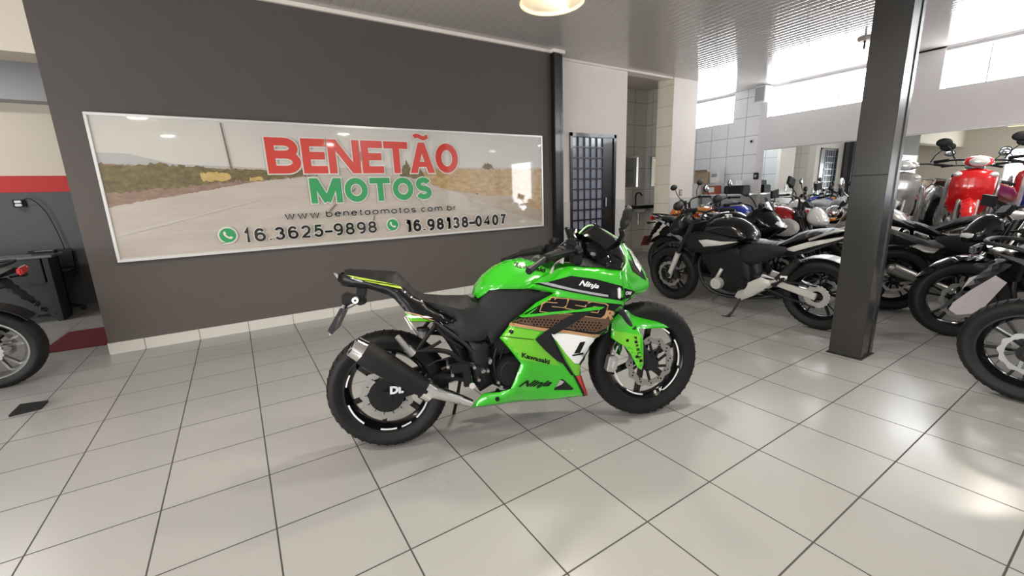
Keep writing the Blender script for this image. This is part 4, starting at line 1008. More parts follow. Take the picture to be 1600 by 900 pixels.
# ------------------------------------------------------------------ pendant lamps
def pendant(x, y, rim, label):
    p = empty('pendant_lamp', (x, y, rim)); tag(p, label, 'lamp', 'industrial pendant lamps')
    sh = MB().lathe([(.2, 0), (.205, .005), (.185, .06), (.13, .14), (.075, .19), (.06, .25), (.0, .26), (0, .255), (.055, .245), (.07, .185), (.125, .135), (.18, .057), (.197, .004)], axis='Z', n=48, closed=True)
    sh.build('lamp_shade', mat('spun_aluminium', (.75, .7, .6), .3, .85), p)
    MB().lathe([(.203, -.004), (.21, 0), (.203, .006), (.197, 0)], axis='Z', n=48, closed=True).build('shade_rim', mat('rim_brass', (.8, .7, .45), .3, .7), p)
    MB().cyl((0, 0, .25), (0, 0, H - rim), .006).cyl((0, 0, H - rim - .03), (0, 0, H - rim), .05).build('suspension_rod', 'steel', p)
    MB().sphere((0, 0, .08), .05, (1, 1, 1.3)).build('bulb', mat('warm_bulb', (1, .9, .7), .4, emit=(1, .86, .62), es=45), p)
    l = bpy.data.lights.new('bulb_light', 'AREA'); l.shape = 'DISK'; l.size = .2; l.energy = LAMP_W; l.color = (1, .93, .82)
    o = bpy.data.objects.new('bulb_light', l); COL.objects.link(o); o.parent = p; o.location = (0, 0, .02)
    return p
for x, y, z, lab in [(1.9, .63, 2.41, 'glowing spun metal pendant lamp at the top edge, above the green motorcycle'), (1.92, -.57, 2.4, 'pendant lamp over the open floor, nearest the camera'), (1.97, -2.23, 2.4, 'pendant lamp hanging behind the photographer'),
        (-.86, .12, 2.4, 'pendant lamp hanging left in front of the sign'), (-.72, -1.67, 2.4, 'pendant lamp hanging left behind the photographer'), (6.3, -2.67, 2.4, 'pendant lamp at the far right rear of the shop'), (6.8, -1.1, 2.4, 'pendant lamp above the right row of motorcycles')]:
    pendant(x, y, z, lab)
# ------------------------------------------------------------------ other motorcycles
def set_frame(root, x, y, heading, lean, z=0):
    h = math.radians(heading); X = Vector((math.cos(h), math.sin(h), 0)); l = math.radians(lean); Zv = Vector((0, 0, 1)); Yv = Zv.cross(X)
    Z = Zv * math.cos(l) + Yv * math.sin(l); Y = Z.cross(X)
    root.matrix_world = Matrix(((X.x, Y.x, Z.x, x), (X.y, Y.y, Z.y, y), (X.z, Y.z, Z.z, z), (0, 0, 0, 1)))
def naked_bike(label, x, y, heading, tank='gloss', panel='gloss', accent='grey', rim='gloss', lean=6, z=0, L=1.42, R=.305, seatm='seat', cover='engine', bracket='dark', mirror='oval', spokes=5,
               screen=None, nose=False, plate=None, stripe=None, chrome=False, bars=1.02, fender='gloss', group=None, steer=0, plate_front=False, tailm=None, round_head=False, hugger=True, cases=None, mirror_h=1.17, name='motorcycle', short_pipe=False, tank_scale=1.0, fork_m='dark', leg_m=None, tail_lens='taill'):
    r = bpy.data.objects.new(name, None); COL.objects.link(r); r.empty_display_size = .3; set_frame(r, x, y, heading, lean, z)
    tag(r, label, 'motorcycle', group)
    cx = lambda P: P
    wheel(r, 'rear_wheel', 0, R, .145, spokes=spokes, disc=.115, rim_m=rim, pair=True, sides=(-1,))
    fwh = wheel(r, 'front_wheel', L, R, .115, spokes=spokes, disc=.14, rim_m=rim, pair=True, sides=(-1, 1) if chrome else (1,), steer=(0, 0, math.radians(steer)))
    # front end
    hx, hz = L - .30, .92
    fk = Vector((L - .01, 0, R)); tp = Vector((hx, 0, hz)); md = fk.lerp(tp, .42)
    for sg in (-1, 1):
        MB().cyl(fk + Vector((0, sg * .1, -.03)), md + Vector((0, sg * .1, 0)), .028, .03).cyl(fk + Vector((0, sg * .118, 0)), fk + Vector((0, sg * .08, 0)), .03).build('fork_leg', leg_m or (bracket if bracket != 'dark' else 'plastic'), r)
        MB().cyl(md + Vector((0, sg * .1, 0)), tp + Vector((0, sg * .1, .0)), .02).build('fork_tube', 'chrome' if chrome else fork_m, r)
        MB().bar((0, sg * .1, R), (.46, sg * .09, .42), .03, .055).build('swingarm', bracket if bracket != 'dark' else 'engine', r, bevel=.004)
        sp_ = slab([(.34, .40), (.44, .43), (.62, .32), (.68, .2), (.62, .17), (.5, .24), (.36, .36)] if bracket != 'dark' else [(.40, .40), (.52, .44), (.6, .3), (.52, .26)], .012, .01, y0=sg * .135, step=.03, sm=0)
        sp_.tube([(.36, sg * .13, .39), (.24, sg * .14, .45)], .014); sp_.cyl((.22, sg * .13, .455), (.27, sg * .145, .455), .02)
        sp_.build('footpeg_bracket', bracket, r)
        MB().cyl((.6, sg * .14, .3), (.6, sg * .23, .3), .012).cyl((.24, sg * .14, .45), (.24, sg * .22, .45), .011).build('footpeg', 'dark', r)
    slab([(L - .34, R + .24), (L - .25, R + .33), (L - .05, R + .365), (L + .13, R + .33), (L + .29, R + .18), (L + .27, R + .15), (L + .12, R + .26), (L - .05, R + .3), (L - .22, R + .25), (L - .30, R + .18)], .07, .05, step=.03).build('front_fender', fender, r)
    MB().cyl((L - .015, .13, R), (L - .015, .08, R), .03).build('hub_cap', 'dark', r)
    MB().box((L - .13, .12, R + .02), (.06, .05, .1), Matrix.Rotation(.3, 3, 'Y')).build('brake_caliper', 'dark', r, bevel=.008)
    # body
    slab([(.52, .48), (.60, .70), (.80, .74), (1.02, .74), (1.12, .66), (1.08, .5), (1.0, .42), (.96, .3), (.86, .2), (.6, .2), (.5, .3)], .125, .06, step=.035).build('engine_block', 'engine', r)
    for sg in (-1, 1):
        MB().cyl((.86, sg * .175, .31), (.86, sg * .1, .31), .055, .066, 32).cyl((.86, sg * .182, .31), (.86, sg * .175, .31), .028, .034, 32).build('engine_cover', cover, r, bevel=.003)
        MB().tube([(.88, sg * .13, .34), (.84, sg * .145, .41), (.82, sg * .13, .46)], .018).build('engine_arm', cover, r)
        MB().cyl((.62, sg * .15, .34), (.62, sg * .1, .34), .06, .07, 32).build('sprocket_cover', 'engine', r, bevel=.003)
    fins = MB()
    for k in range(6): fins.box((.92 + k * .004, 0, .5 + k * .03), (.17, .24, .008), Matrix.Rotation(.2, 3, 'Y'))
    fins.build('cooling_fins', 'dark', r, smooth=False)
    MB().tube([(1.0, .04, .58), (1.12, .05, .5), (1.08, .03, .26), (.9, 0, .15), (.6, -.05, .16), (.42, -.1, .2)], .02).build('header_pipe', 'chrome' if chrome else 'dark', r)
    MB().box((1.13, 0, .58), (.03, .26, .24), Matrix.Rotation(-.2, 3, 'Y')).build('radiator', 'engine', r, bevel=.005)
    if short_pipe: MB().cyl((.7, -.12, .19), (.42, -.15, .2), .05, .055, 24).build('muffler', 'plastic', r)
    else: MB().cyl((.42, -.14, .2), (-.06, -.17, .42), .045, .055, 24).cyl((-.06, -.17, .42), (-.09, -.17, .433), .05, .03, 24).build('muffler', 'steel' if chrome else 'plastic', r)
    ts = tank_scale; tk = [(.54, .74), (.55, .80), (.62, .89), (.74, .955), (.88, .965), (1.0, .93), (1.08, .85), (1.08, .76), (.95, .71), (.72, .70)]
    tk = [(.8 + (a - .8) * ts, .72 + (b - .72) * ts) for a, b in tk]
    t_ = slab(tk, .15 * ts, .09, step=.025).build('fuel_tank', tank, r)
    MB().cyl((.85, 0, .72 + .235 * ts), (.85, 0, .72 + .258 * ts), .035).build('filler_cap', 'steel', t_)
    for sg in (-1, 1):
        pn = slab([(.60, .76), (.74, .68), (.9, .62), (1.1, .6), (1.22, .67), (1.2, .78), (1.05, .84), (.82, .80)], .03, .05, y0=sg * .165, step=.03).build('tank_shroud', panel, r)
        slab([(.63, .755), (.80, .71), (.98, .68), (1.04, .74), (.95, .755), (.8, .745)], .006, .01, y0=sg * .196, step=.03, sm=0).build('shroud_stripe', accent, pn)
        slab([(.2, .72), (.36, .60), (.56, .52), (.66, .56), (.66, .68), (.56, .74), (.4, .74)], .02, .04, y0=sg * .12, step=.03).build('side_cover', 'plastic', r)
    slab([(.58, .77), (.46, .745), (.34, .75), (.26, .79), (.19, .85), (.0, .89), (-.13, .885), (-.14, .85), (.06, .80), (.18, .76), (.3, .71), (.5, .69), (.6, .72)], .13, .05, step=.025).build('seat', seatm, r)
    tlm = tailm or panel
    tc_ = slab([(.42, .68), (.30, .70), (.1, .80), (-.1, .85), (-.27, .875), (-.29, .84), (-.16, .80), (.02, .72), (.2, .63), (.36, .60)], .1, .05, step=.03).build('tail_cowl', tlm, r)
    for sg in (-1, 1): slab([(.28, .70), (.1, .775), (-.2, .85), (-.12, .81), (.05, .745), (.2, .685)], .006, .01, y0=sg * .1, step=.03, sm=0).build('tail_stripe', accent, tc_)
    MB().box((-.29, 0, .845), (.03, .13, .05)).build('tail_light', tail_lens, r, bevel=.01)
    rb = MB().tube([(.08, .12, .8), (-.1, .14, .88), (-.22, .11, .9), (-.25, 0, .905), (-.22, -.11, .9), (-.1, -.14, .88), (.08, -.12, .8)], .011); rb.build('grab_rail', 'alloy' if bracket != 'dark' else 'plastic', r)
    slab([(-.12, .80), (-.2, .8), (-.34, .56), (-.40, .46), (-.385, .455), (-.28, .6), (-.16, .74)], .06, .02, step=.03, sm=0).build('rear_fender', 'plastic', r)
    if plate:
        q = MB().box((-.375, 0, .52), (.008, .19, .15), Matrix.Rotation(.35, 3, 'Y')).build('licence_plate', plate, r, bevel=.003)
    if hugger:
        P = [(R + .02) * 1.0 for _ in range(1)]
        mb = MB(); n = 12
        for k in range(n):
            a0 = math.radians(35 + k * 9); a1 = math.radians(35 + (k + 1) * 9); rr = R + .025
            mb.bar((rr * math.cos(a0), 0, R + rr * math.sin(a0)), (rr * math.cos(a1), 0, R + rr * math.sin(a1)), .15, .006)
        mb.build('rear_hugger', 'alloy' if bracket != 'dark' else 'plastic', r)
    MB().cyl((.14, .115, .62), (.34, .115, .36), .022).cyl((.16, .115, .60), (.30, .115, .42), .035, n=14).build('rear_shock', 'dark', r)
    cg = MB().lathe([(.05, .085), (.098, .085), (.098, .092), (.05, .092)], c=(0, 0, R), n=40, closed=True, wave=lambda a, q: .004 * math.cos(a * 20) if q > .09 else 0); cg.build('rear_sprocket', 'alloy', r)
    MB().bar((0, .1, R + .095), (.52, .1, .42), .02, .014).bar((0, .1, R - .095), (.52, .1, .34), .02, .014).build('chain_guard', 'dark', r)
    ks = MB().tube([(.62, .13, .2), (.66, .2, .06), (.7, .235, .012)], .011); ks.bar((.66, .235, .012), (.74, .25, .012), .03, .012).build('kickstand', 'dark', r)
    # head, bars, mirrors
    MB().bar((hx - .02, 0, hz - .02), (hx + .05, 0, hz - .18), .24, .03).cyl((hx, 0, hz), (hx + .07, 0, hz - .2), .03).build('triple_clamp', 'dark', r, bevel=.004)
    if round_head:
        hd = MB().sphere((hx + .17, 0, .88), .095, (1, 1, 1)); hd.build('headlight', 'chrome', r)
        MB().sphere((hx + .21, 0, .875), .085, (.75, 1, 1)).build('headlight_glass', 'lens', r)
    elif nose:
        slab([(1.02, .88), (1.12, 1.0), (1.22, 1.03), (1.36, .93), (1.47, .80), (1.46, .75), (1.30, .66), (1.1, .56), (.95, .5), (.9, .62), (1.0, .75)], .19, .14, step=.03).build('front_fairing', panel, r)
        slab([(1.40, .88), (1.48, .79), (1.44, .77), (1.33, .82)], .13, .05, step=.02).build('headlight', 'lens', r)
    else:
        slab([(hx + .08, .82), (hx + .1, .93), (hx + .17, .99), (hx + .26, .93), (hx + .33, .82), (hx + .3, .74), (hx + .16, .74)], .11, .07, step=.025).build('headlight_cowl', panel, r)
        slab([(hx + .24, .90), (hx + .335, .82), (hx + .30, .765), (hx + .24, .78)], .09, .04, step=.02).build('headlight', 'lens', r)
    MB().box((hx + .08, 0, 1.0), (.04, .13, .09), Matrix.Rotation(-.6, 3, 'Y')).build('instrument_panel', 'plastic', r, bevel=.012)
    if screen:
        slab([(hx + .14, .96), (hx + .10, 1.2), (hx + .07, 1.26), (hx + .085, 1.2), (hx + .125, .98)] if screen == 'clear' else [(hx + .2, .97), (hx + .1, 1.12), (hx + .08, 1.11), (hx + .12, .98)], .16, .05, step=.03, sm=0).build('windscreen', 'clear' if screen == 'clear' else 'screen', r)
    b_ = bars
    MB().tube([(hx - .12, -.38, b_), (hx - .06, -.24, b_ + .02), (hx, -.12, b_ + .0), (hx + .0, -.05, b_ - .05), (hx, .05, b_ - .05), (hx, .12, b_), (hx - .06, .24, b_ + .02), (hx - .12, .38, b_)], .011).build('handlebar', 'chrome' if chrome else 'dark', r)
    MB().bar((hx, -.05, hz), (hx, -.05, b_ - .04), .03, .03).bar((hx, .05, hz), (hx, .05, b_ - .04), .03, .03).build('riser', 'dark', r)
    for sg in (-1, 1):
        MB().cyl((hx - .14, sg * .42, b_ - .004), (hx - .075, sg * .28, b_ + .014), .018).build('grip', 'rubber', r)
        MB().box((hx - .06, sg * .24, b_ + .015), (.04, .05, .045)).build('switch_housing', 'plastic', r, bevel=.006)
        MB().tube([(hx - .02, sg * .24, b_ + .01), (hx - .03, sg * .3, b_ - .0), (hx - .08, sg * .4, b_ - .01)], .006).build('brake_lever' if sg < 0 else 'clutch_lever', 'alloy', r)
        mz = mirror_h; my = sg * .33
        if nose: a0 = (1.2, sg * .15, 1.0); a1 = (1.16, sg * .32, mz - .02); c0 = Vector((1.15, sg * .33, mz))
        else: a0 = (hx - .04, sg * .2, b_ + .02); a1 = (hx + .0, sg * .30, mz - .05); c0 = Vector((hx, sg * .34, mz))
        mr = MB().tube([a0, ((a0[0] + a1[0]) / 2 + .02, (a0[1] + a1[1]) / 2, (a0[2] + a1[2]) / 2), a1, tuple(c0)], .006)
        if mirror == 'round': mr.sphere(c0, .062, (.3, 1, 1), 24)
        elif mirror == 'oval': mr.sphere(c0, .065, (.35, 1.25, .7), 24)
        else: mr.box(c0, (.03, .14, .09), Matrix.Rotation(sg * .2, 3, 'X'))
        mo = mr.build('rear_view_mirror', 'chrome' if chrome and mirror != 'angular' else 'plastic', r, bevel=.012 if mirror == 'angular' else 0)
        gl = MB()
        if mirror == 'angular': gl.box(c0 + Vector((-.017, 0, 0)), (.003, .12, .075), Matrix.Rotation(sg * .2, 3, 'X'))
        else: gl.sphere(c0 + Vector((-.008, 0, 0)), .055, (.26, 1.25 if mirror == 'oval' else 1, .7 if mirror == 'oval' else 1), 20)
        gl.build('mirror_glass', 'glass', mo)
        MB().cyl((hx + .1, sg * .12, .84), (hx + .1, sg * .22, .84), .01).sphere((hx + .1, sg * .24, .84), .026, (1.3, 1, .8), 12).cyl((-.2, sg * .06, .79), (-.22, sg * .16, .78), .008).sphere((-.22, sg * .18, .78), .024, (1.3, 1, .8), 12).build('turn_signal', 'amber' if chrome else 'plastic', r)
    if cases:
        for sg in (-1, 1): MB().box((-.05, sg * .22, .62), (.4, .14, .3)).build('side_case', cases, r, bevel=.03)
    if plate_front:
        MB().poly([(L - .05, .16, .22), (L - .19, .16, .46), (L - .08, .16, .54), (L + .03, .16, .49), (L + .13, .16, .24), (L + .08, .16, .2)], (0, .004, 0)).build('number_card', mat('pinkish_card', (.5, .46, .48), .5, noise=.1), r, smooth=False)
    return r

def scooter(label, x, y, heading, body, z=0.0, lean=4, shield2=None, seatm='seat', group=None, apron='whitep'):
    r = bpy.data.objects.new('scooter', None); COL.objects.link(r); r.empty_display_size = .3; set_frame(r, x, y, heading, lean, z); tag(r, label, 'scooter', group)
    L = 1.2; R = .27
    wheel(r, 'rear_wheel', 0, R, .1, spokes=5, disc=None, rim_m='alloy'); wheel(r, 'front_wheel', L, R, .09, spokes=5, disc=.1, rim_m='alloy', sides=(1,))
    slab([(L - .26, .45), (L - .1, .60), (L + .08, .60), (L + .24, .44), (L + .27, .3), (L + .2, .4), (L, .52), (L - .18, .42)], .065, .05, step=.03).build('front_fender', body, r)
    for sg in (-1, 1): MB().cyl((L, sg * .075, R), (L - .12, sg * .075, .62), .02).build('fork_leg', 'alloy', r)
    slab([(.98, .42), (1.0, .62), (1.0, .85), (1.06, .95), (1.15, .88), (1.16, .66), (1.08, .45), (1.02, .36)], .2, .12, step=.03).build('front_shield', body, r)
    for sg in (-1, 1):
        slab([(.78, .24), (.86, .5), (.93, .74), (1.02, .86), (1.08, .74), (1.02, .5), (.98, .3), (.88, .22)], .02, .03, y0=sg * .2, step=.03).build('leg_shield', shield2 or body, r)
        slab([(-.25, .72), (-.2, .60), (.1, .5), (.4, .42), (.5, .5), (.45, .66), (.2, .72), (-.1, .76)], .03, .05, y0=sg * .13, step=.03).build('side_cover', body, r)
        MB().cyl((.06, sg * .12, .6), (0, sg * .12, .28), .022).build('rear_shock', 'alloy', r)
    slab([(.4, .42), (.7, .3), (.98, .3), (1.02, .5), (.9, .45), (.72, .44), (.5, .62)], .09, .05, step=.03).build('underbone_cover', shield2 or body, r)
    slab([(.35, .2), (.7, .18), (.78, .3), (.7, .38), (.4, .36)], .11, .04, step=.03).build('engine_block', 'alloy', r)
    slab([(.5, .72), (.4, .77), (.15, .79), (-.1, .83), (-.24, .81), (-.2, .74), (.1, .70), (.45, .66)], .12, .04, step=.03).build('seat', seatm, r)
    MB().tube([(-.1, .12, .76), (-.3, .11, .82), (-.34, 0, .83), (-.3, -.11, .82), (-.1, -.12, .76)], .012).build('grab_rail', 'alloy', r)
    MB().box((-.29, 0, .68), (.06, .14, .07)).build('tail_light', 'taill', r, bevel=.015)
    MB().cyl((.35, -.13, .22), (-.15, -.15, .3), .04, .045).build('muffler', 'chrome', r)
    slab([(.92, 1.02), (1.0, 1.08), (1.1, 1.05), (1.14, .96), (1.06, .93), (.95, .96)], .12, .06, step=.025).build('handlebar_cover', body, r)
    MB().sphere((1.11, 0, 1.0), .07, (.6, 1.2, .8)).build('headlight', 'lens', r)
    MB().tube([(.86, -.34, 1.0), (.94, -.2, 1.02), (1.0, -.08, 1.02), (1.0, .08, 1.02), (.94, .2, 1.02), (.86, .34, 1.0)], .011).build('handlebar', 'dark', r)
    for sg in (-1, 1):
        MB().cyl((.85, sg * .36, 1.0), (.92, sg * .24, 1.02), .018).build('grip', 'rubber', r)
        MB().sphere((1.1, sg * .14, .86), .04, (.6, 1, .7), 12).build('turn_signal', 'lens', r)
        mr = MB().tube([(.92, sg * .2, 1.04), (.95, sg * .24, 1.13), (.93, sg * .3, 1.2)], .006); c0 = Vector((.93, sg * .32, 1.22)); mr.sphere(c0, .06, (.35, 1.2, .85), 20)
        mo = mr.build('rear_view_mirror', 'plastic', r); MB().sphere(c0 + Vector((-.008, 0, 0)), .052, (.26, 1.2, .85), 20).build('mirror_glass', 'glass', mo)
    MB().tube([(.5, .1, .2), (.5, .18, .06), (.52, .2, .012)], .01).build('kickstand', 'dark', r)
    return r

BG = 'motorcycles parked in the right-hand row'
R2 = atz(1278, 513, 0)
naked_bike('black naked motorcycle with silver footpeg bracket, side-on left of the column', R2.x, R2.y, 91, tank='gloss', panel='black', accent='alloyw', seatm='seatg', cover='alloyw', bracket='alloyw', rim='gloss', L=1.47, R=.31, lean=4, group=BG, mirror='oval', fender='black', mirror_h=1.1, bars=.98)
naked_bike('black sport motorcycle showing its tail and dark red plate, nearest the washroom recess', 5.0, 2.06, -89, nose=True, plate=mat('dark_red_plate', (.12, .03, .03), .4), group=BG, lean=4, mirror='angular', screen='dark')
naked_bike('orange motorcycle with a tall upright mirror, leftmost of the coloured tanks', 6.45, 1.6, 90, tank='orange', panel='orange', accent='redp', group=BG, mirror='oval', bars=1.06, mirror_h=1.3)
naked_bike('motorcycle with a shiny blue tank and round mirrors', 7.3, 1.6, 89, tank='blue', panel='silver', accent='blue', group=BG, mirror='round', mirror_h=1.27, tank_scale=1.15)
naked_bike('motorcycle with a deep red tank and white shroud behind the black naked one', 5.84, 1.95, -91, tank='redd', panel='whitep', accent='graphic', group=BG, mirror='angular', mirror_h=1.25, bars=1.08, tank_scale=1.15, fender='gloss')
naked_bike('white faired motorcycle with a clear screen behind the red tank', 7.8, 2.95, -85, tank='whitep', panel='whitep', accent='silver', nose=True, screen='clear', group=BG, mirror='oval', mirror_h=1.2)
naked_bike('silver and chrome cruiser motorcycle directly left of the column', 6.5, -.64, 90, tank='silver', panel='silver', accent='chrome', chrome=True, round_head=True, screen='clear', group=BG, mirror='round', bars=1.08, mirror_h=1.28)
naked_bike('dark motorcycle with chrome details half hidden by the column, a white plate at its rear', 5.35, -.3, -58, tank='silver', panel='gloss', accent='chrome', chrome=True, group=BG, plate='whitep', bars=1.0, mirror_h=1.1, mirror='round', tailm='silver')
naked_bike('black and violet motorcycle with a pale card hung on its front wheel', 5.66, -2.0, 128, tank='purple', panel='gloss', accent='chrome', group=BG, plate_front=True, steer=-6, mirror='angular', lean=-6, fork_m='chrome', leg_m='steel', bars=.97, mirror_h=1.1)
naked_bike('black motorcycle at the right edge, its big rear wheel nearest the camera', 3.66, -1.40, -93, tank='gloss', panel='gloss', accent='dark', group=BG, rim='gloss', lean=-3, mirror='oval', spokes=6, fender='gloss', R=.3, short_pipe=True, hugger=False, tail_lens='gloss')
naked_bike('dark blue motorcycle with white and red tail behind the right-edge bike', 4.75, -2.62, -98, tank='blue', panel='blue', accent='whitep', group=BG, mirror='oval', tailm='whitep')
naked_bike('dark motorcycle cut off at the left edge beside the desk', -1.56, 2.74, 178, tank='gloss', panel='plastic', accent='steel', rim='steel', lean=5, spokes=5, R=.3)
# raised display platform with scooters
tag(MB().box2((6.75, -4.6, 0), (XR - .02, .98, .42)).build('display_platform', mat('platform_plaster', (.42, .40, .37), .5, noise=.05), smooth=False), 'low pale display platform along the right wall under the scooters', 'platform')
PZ = .428; SG = 'scooters on the platform'
p = atx(1505, 290, 7.2); scooter('bright red scooter on the platform facing the camera', 7.2 + 1.0, p.y + .25, 195, 'redp', z=PZ, shield2='silver', group=SG)
p = atx(1435, 300, 7.3); scooter('grey and silver scooter left of the red one on the platform', 7.3 + .95, p.y + .3, 185, 'silver', z=PZ, shield2='silver', seatm=mat('tan_seat', (.3, .22, .14), .5), group=SG)
p = atx(1598, 290, 7.2); scooter('white and blue scooter at the right edge of the platform', 7.2 + 1.0, p.y + .02, 190, 'blue', z=PZ, shield2='whitep', group=SG)
# ------------------------------------------------------------------ small things
def two(q, r): return Vector(q), Vector(r)
# left room
a = atz(62, 554, 0); b = atz(160, 546, 0); c = atz(108, 520, 0)
m = MB(); m.poly([(a.x, a.y, .002), (b.x + .05, a.y - .05, .002), (b.x + .35, c.y, .002), (c.x, c.y, .002)], (0, 0, .008)); tag(m.build('floor_mat', mat('maroon_mat', (.12, .012, .018), .9, bump=.4, bscale=300), smooth=False), 'dark red floor mat beside the end of the charcoal wall', 'mat')
P = [atz(u, v, 0) for u, v in ((14, 652), (32, 634), (76, 628), (64, 640))]
m = MB(); m.poly([(q.x, q.y, .001) for q in P], (0, 0, .012)); tag(m.build('floor_pad', mat('black_pad', (.01, .01, .01), .7), smooth=False), 'small black pad on the floor under the kickstand of the left-edge motorcycle', 'pad')
q = atz(100, 393, .76)
dk = empty('desk', (q.x - .8, min(q.y, 5.4) - .4, 0)); tag(dk, 'black desk with a glass edge in the room behind the left motorcycle', 'desk')
dm = mat('desk_black', (.012, .012, .013), .4)
MB().box2((-1.0, 0, .735), (.8, .42, .76)).build('desk_top', mat('desk_top_glass', (.2, .21, .22), .12, coat=.5), dk, smooth=False, bevel=.004)
MB().box2((-.95, .36, .05), (.75, .39, .73)).build('modesty_panel', dm, dk, smooth=False)
for xx in (-.95, .70):
    MB().box2((xx, .06, 0), (xx + .05, .4, .735)).build('leg', dm, dk, smooth=False, bevel=.004)
MB().box2((.1, .08, .45), (.68, .35, .73)).build('drawer_unit', dm, dk, smooth=False, bevel=.004)
q2 = atz(60, 398, .76)
kb = empty('desk_phone', (q2.x, q2.y + .2, .76)); tag(kb, 'small dark device lying on the black desk', 'device')
MB().box((0, 0, .012), (.2, .13, .024)).build('body', 'plastic', kb, bevel=.006); MB().box((0, .01, .026), (.15, .06, .006)).build('display', 'grey', kb, smooth=False)
ch = empty('office_chair', (-1.95, 5.62, 0)); tag(ch, 'black office chair behind the desk next to the charcoal wall', 'chair')
MB().box((0, 0, .48), (.46, .4, .09)).build('seat', 'seat', ch, bevel=.03); MB().box((0, .22, .64), (.45, .07, .26), Matrix.Rotation(-.12, 3, 'X')).build('backrest', 'seat', ch, bevel=.03)
MB().cyl((0, 0, .08), (0, 0, .44), .03).build('column', 'dark', ch)
for k in range(5):
    aa = k * 2 * PI / 5; MB().bar((0, 0, .1), (.22 * math.cos(aa), .22 * math.sin(aa), .06), .04, .03).cyl((.22 * math.cos(aa), .22 * math.sin(aa) - .015, .03), (.22 * math.cos(aa), .22 * math.sin(aa) + .015, .03), .03).build('leg', 'dark', ch)
q = aty(30, 318, 5.97)
cg = empty('wall_charger', (q.x, 5.985, q.z)); tag(cg, 'white charger with a hanging cable plugged into the slate wall', 'charger')
MB().box((0, -.012, -.0), (.11, .012, .09)).build('socket_plate', 'plastic', cg, bevel=.003); MB().box((0, -.035, .02), (.06, .04, .03)).box((0, -.035, -.02), (.06, .04, .03)).build('plug', 'white', cg, bevel=.005)
MB().tube([(.03, -.05, .03), (.12, -.06, .05), (.22, -.05, -.12), (.28, -.04, -.45), (.3, -.04, -.7)], .005).build('cable', 'black', cg)
# washroom recess : basin, mirror panels, brush
w = empty('wash_basin', (6.05, 4.6, 1.0)); tag(w, 'black wall basin in the washroom recess', 'basin')
MB().box2((-.3, -.22, -.03), (.28, .15, .03)).build('counter_slab', 'gloss', w, smooth=False, bevel=.006); MB().lathe([(.05, -.12), (.11, -.09), (.14, .032), (.13, .035), (.1, -.07), (.0, -.1)], axis='Z', n=32).build('bowl', 'whitep', w)
MB().tube([(.0, .1, .02), (0, .1, .22), (0, .02, .27), (0, -.05, .21)], .014).build('faucet', 'dark', w); MB().cyl((0, .02, -.35), (0, .02, -.1), .03).build('siphon', 'chrome', w)
w.location = (6.72, 4.04, .92)
tag(MB().box2((6.42, 4.185, 1.3), (6.82, 4.198, 1.88)).build('wall_mirror', mir, smooth=False), 'small mirror pane on the left of the recess above the basin', 'mirror')
tag(MB().box2((7.015, 3.68, 1.3), (7.028, 4.12, 1.88)).build('wall_mirror', mir, smooth=False), 'small mirror pane on the right of the recess above the basin', 'mirror')
# switch, sockets, speaker, sensors
q = aty(1063, 301, W2 - .04)
s_ = empty('light_switch', (q.x, W2 - .041, q.z)); tag(s_, 'light switch in a grey plate on the white pillar', 'switch'); MB().box((0, -.005, 0), (.075, .01, .115)).build('plate', 'grey', s_, bevel=.003); MB().box((0, -.013, 0), (.03, .008, .06)).build('rocker', 'white', s_, bevel=.002)
q = atx(1182, 275, XR); s_ = empty('wall_socket', (XR - .001, q.y, q.z)); tag(s_, 'small black box on the tiled wall edge above the shelf', 'socket'); MB().box((-.02, 0, 0), (.04, .09, .13)).build('housing', 'plastic', s_, bevel=.008); MB().box((-.042, 0, 0), (.004, .05, .05)).build('face', 'grey', s_)
q = atx(1175, 221, XR); s_ = empty('wall_sensor', (XR - .001, q.y, q.z)); tag(s_, 'tiny white square with a dark dot on the tiled wall', 'sensor'); MB().box((-.008, 0, 0), (.016, .1, .1)).build('plate', 'white', s_, bevel=.003); MB().cyl((-.022, 0, 0), (-.016, 0, 0), .025).build('eye', 'black', s_)
q = atx(1190, 143, XR - .2); s_ = empty('speaker', (XR - .001, q.y, H - .17)); tag(s_, 'loudspeaker box high in the corner left of the large window', 'speaker')
MB().box((-.13, 0, 0), (.24, .2, .28)).build('cabinet', 'whitep', s_, bevel=.01); MB().box((-.13, .102, 0), (.2, .008, .24)).build('grille', 'black', s_, bevel=.003); MB().box((-.255, 0, 0), (.008, .17, .24)).build('baffle', 'grey', s_)
q = atz(1352, 60, H); s_ = empty('ceiling_sensor', (q.x, q.y, H)); tag(s_, 'small beige sensor under the ceiling near the column', 'sensor'); MB().cyl((0, 0, -.03), (0, 0, 0), .07, .09).build('base', mat('beige_plastic', (.5, .42, .36), .5), s_); MB().cyl((0, 0, -.13), (0, 0, -.03), .012).build('stem', 'dark', s_)
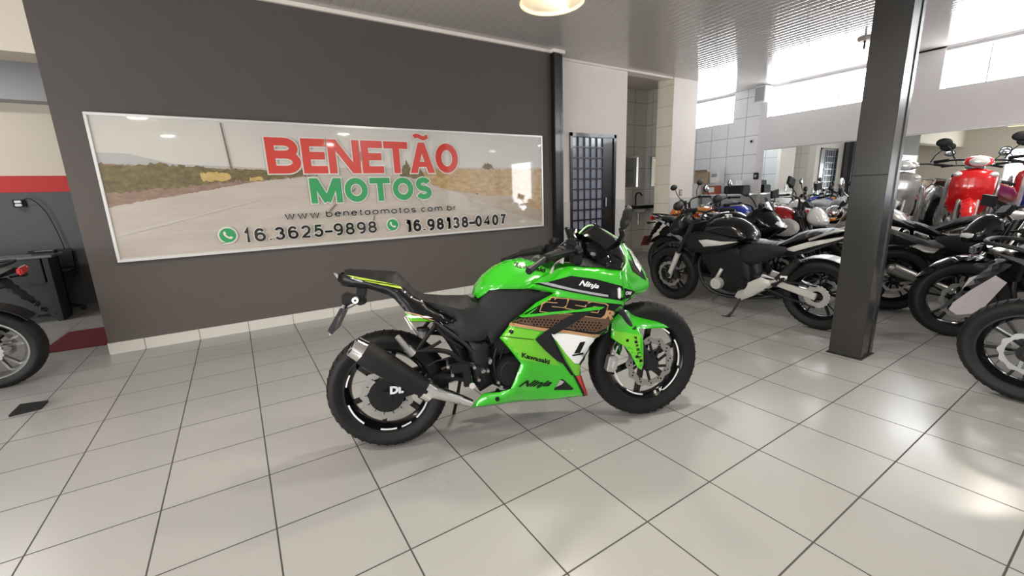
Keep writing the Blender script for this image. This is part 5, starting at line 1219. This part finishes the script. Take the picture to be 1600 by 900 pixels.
# cabinets along the tiled wall
cb = empty('storage_cabinet', (8.25, 4.15, 0)); tag(cb, 'white cabinet under the tiled wall window', 'cabinet')
MB().box2((0, -.34, 0), (.58, .55, 1.33)).build('body', 'whitep', cb, smooth=False, bevel=.006); MB().box2((-.02, -.33, .05), (-.001, .1, 1.3)).build('door', 'whitep', cb, smooth=False, bevel=.004); MB().box2((-.02, .11, .05), (-.001, .54, 1.3)).build('door', 'whitep', cb, smooth=False, bevel=.004)
sh = empty('shelf_unit', (8.3, 3.35, 0)); tag(sh, 'grey shelf unit with a white top right of the cabinet', 'shelf')
MB().box2((-.03, -.46, 1.07), (.54, .42, 1.1)).build('shelf_top', 'whitep', sh, smooth=False); MB().box2((0, -.44, 0), (.52, .4, 1.07)).build('body', mat('speckled_panel', (.4, .4, .38), .5, noise=.2, nscale=30), sh, smooth=False)
q = atx(1098, 272, 8.4)
bx = empty('cardboard_box', (8.45, q.y, 1.33)); tag(bx, 'open cardboard box on top of the white cabinet', 'box'); MB().box2((-.12, -.16, 0), (.12, .14, .22)).build('body', mat('cardboard', (.4, .3, .2), .8, noise=.08), bx, smooth=False); MB().box((-.14, -.02, .24), (.1, .28, .006), Matrix.Rotation(.6, 3, 'Y')).build('flap', mat('cardboard', (.4, .3, .2), .8), bx, smooth=False)
bx = empty('white_carton', (8.5, q.y - .26, 1.33)); bx.name = 'carton'; tag(bx, 'white carton standing beside the cardboard box on the cabinet', 'box'); MB().box2((-.1, -.1, 0), (.1, .1, .24)).build('body', 'whitep', bx, smooth=False, bevel=.01); MB().box((-.101, 0, .15), (.004, .12, .07)).build('label', 'grey', bx, smooth=False)
bx = empty('carton', (8.45, 3.62, 1.101)); tag(bx, 'red and white carton on the shelf unit', 'box'); MB().box2((-.1, -.12, 0), (.1, .12, .17)).build('body', mat('brick_red_card', (.4, .1, .05), .7), bx, smooth=False, bevel=.003); MB().box((-.101, -.03, .09), (.004, .12, .1)).build('label', 'white', bx, smooth=False)
bx = empty('desk_telephone', (8.45, 3.1, 1.1)); tag(bx, 'black machine with a white paper on the shelf unit', 'machine'); MB().box2((-.14, -.18, 0), (.14, .2, .16)).build('body', 'plastic', bx, bevel=.015); MB().box((-.08, -.06, .19), (.01, .12, .14), Matrix.Rotation(.3, 3, 'Y')).build('paper', 'white', bx, smooth=False)
bx.name = 'card_machine'
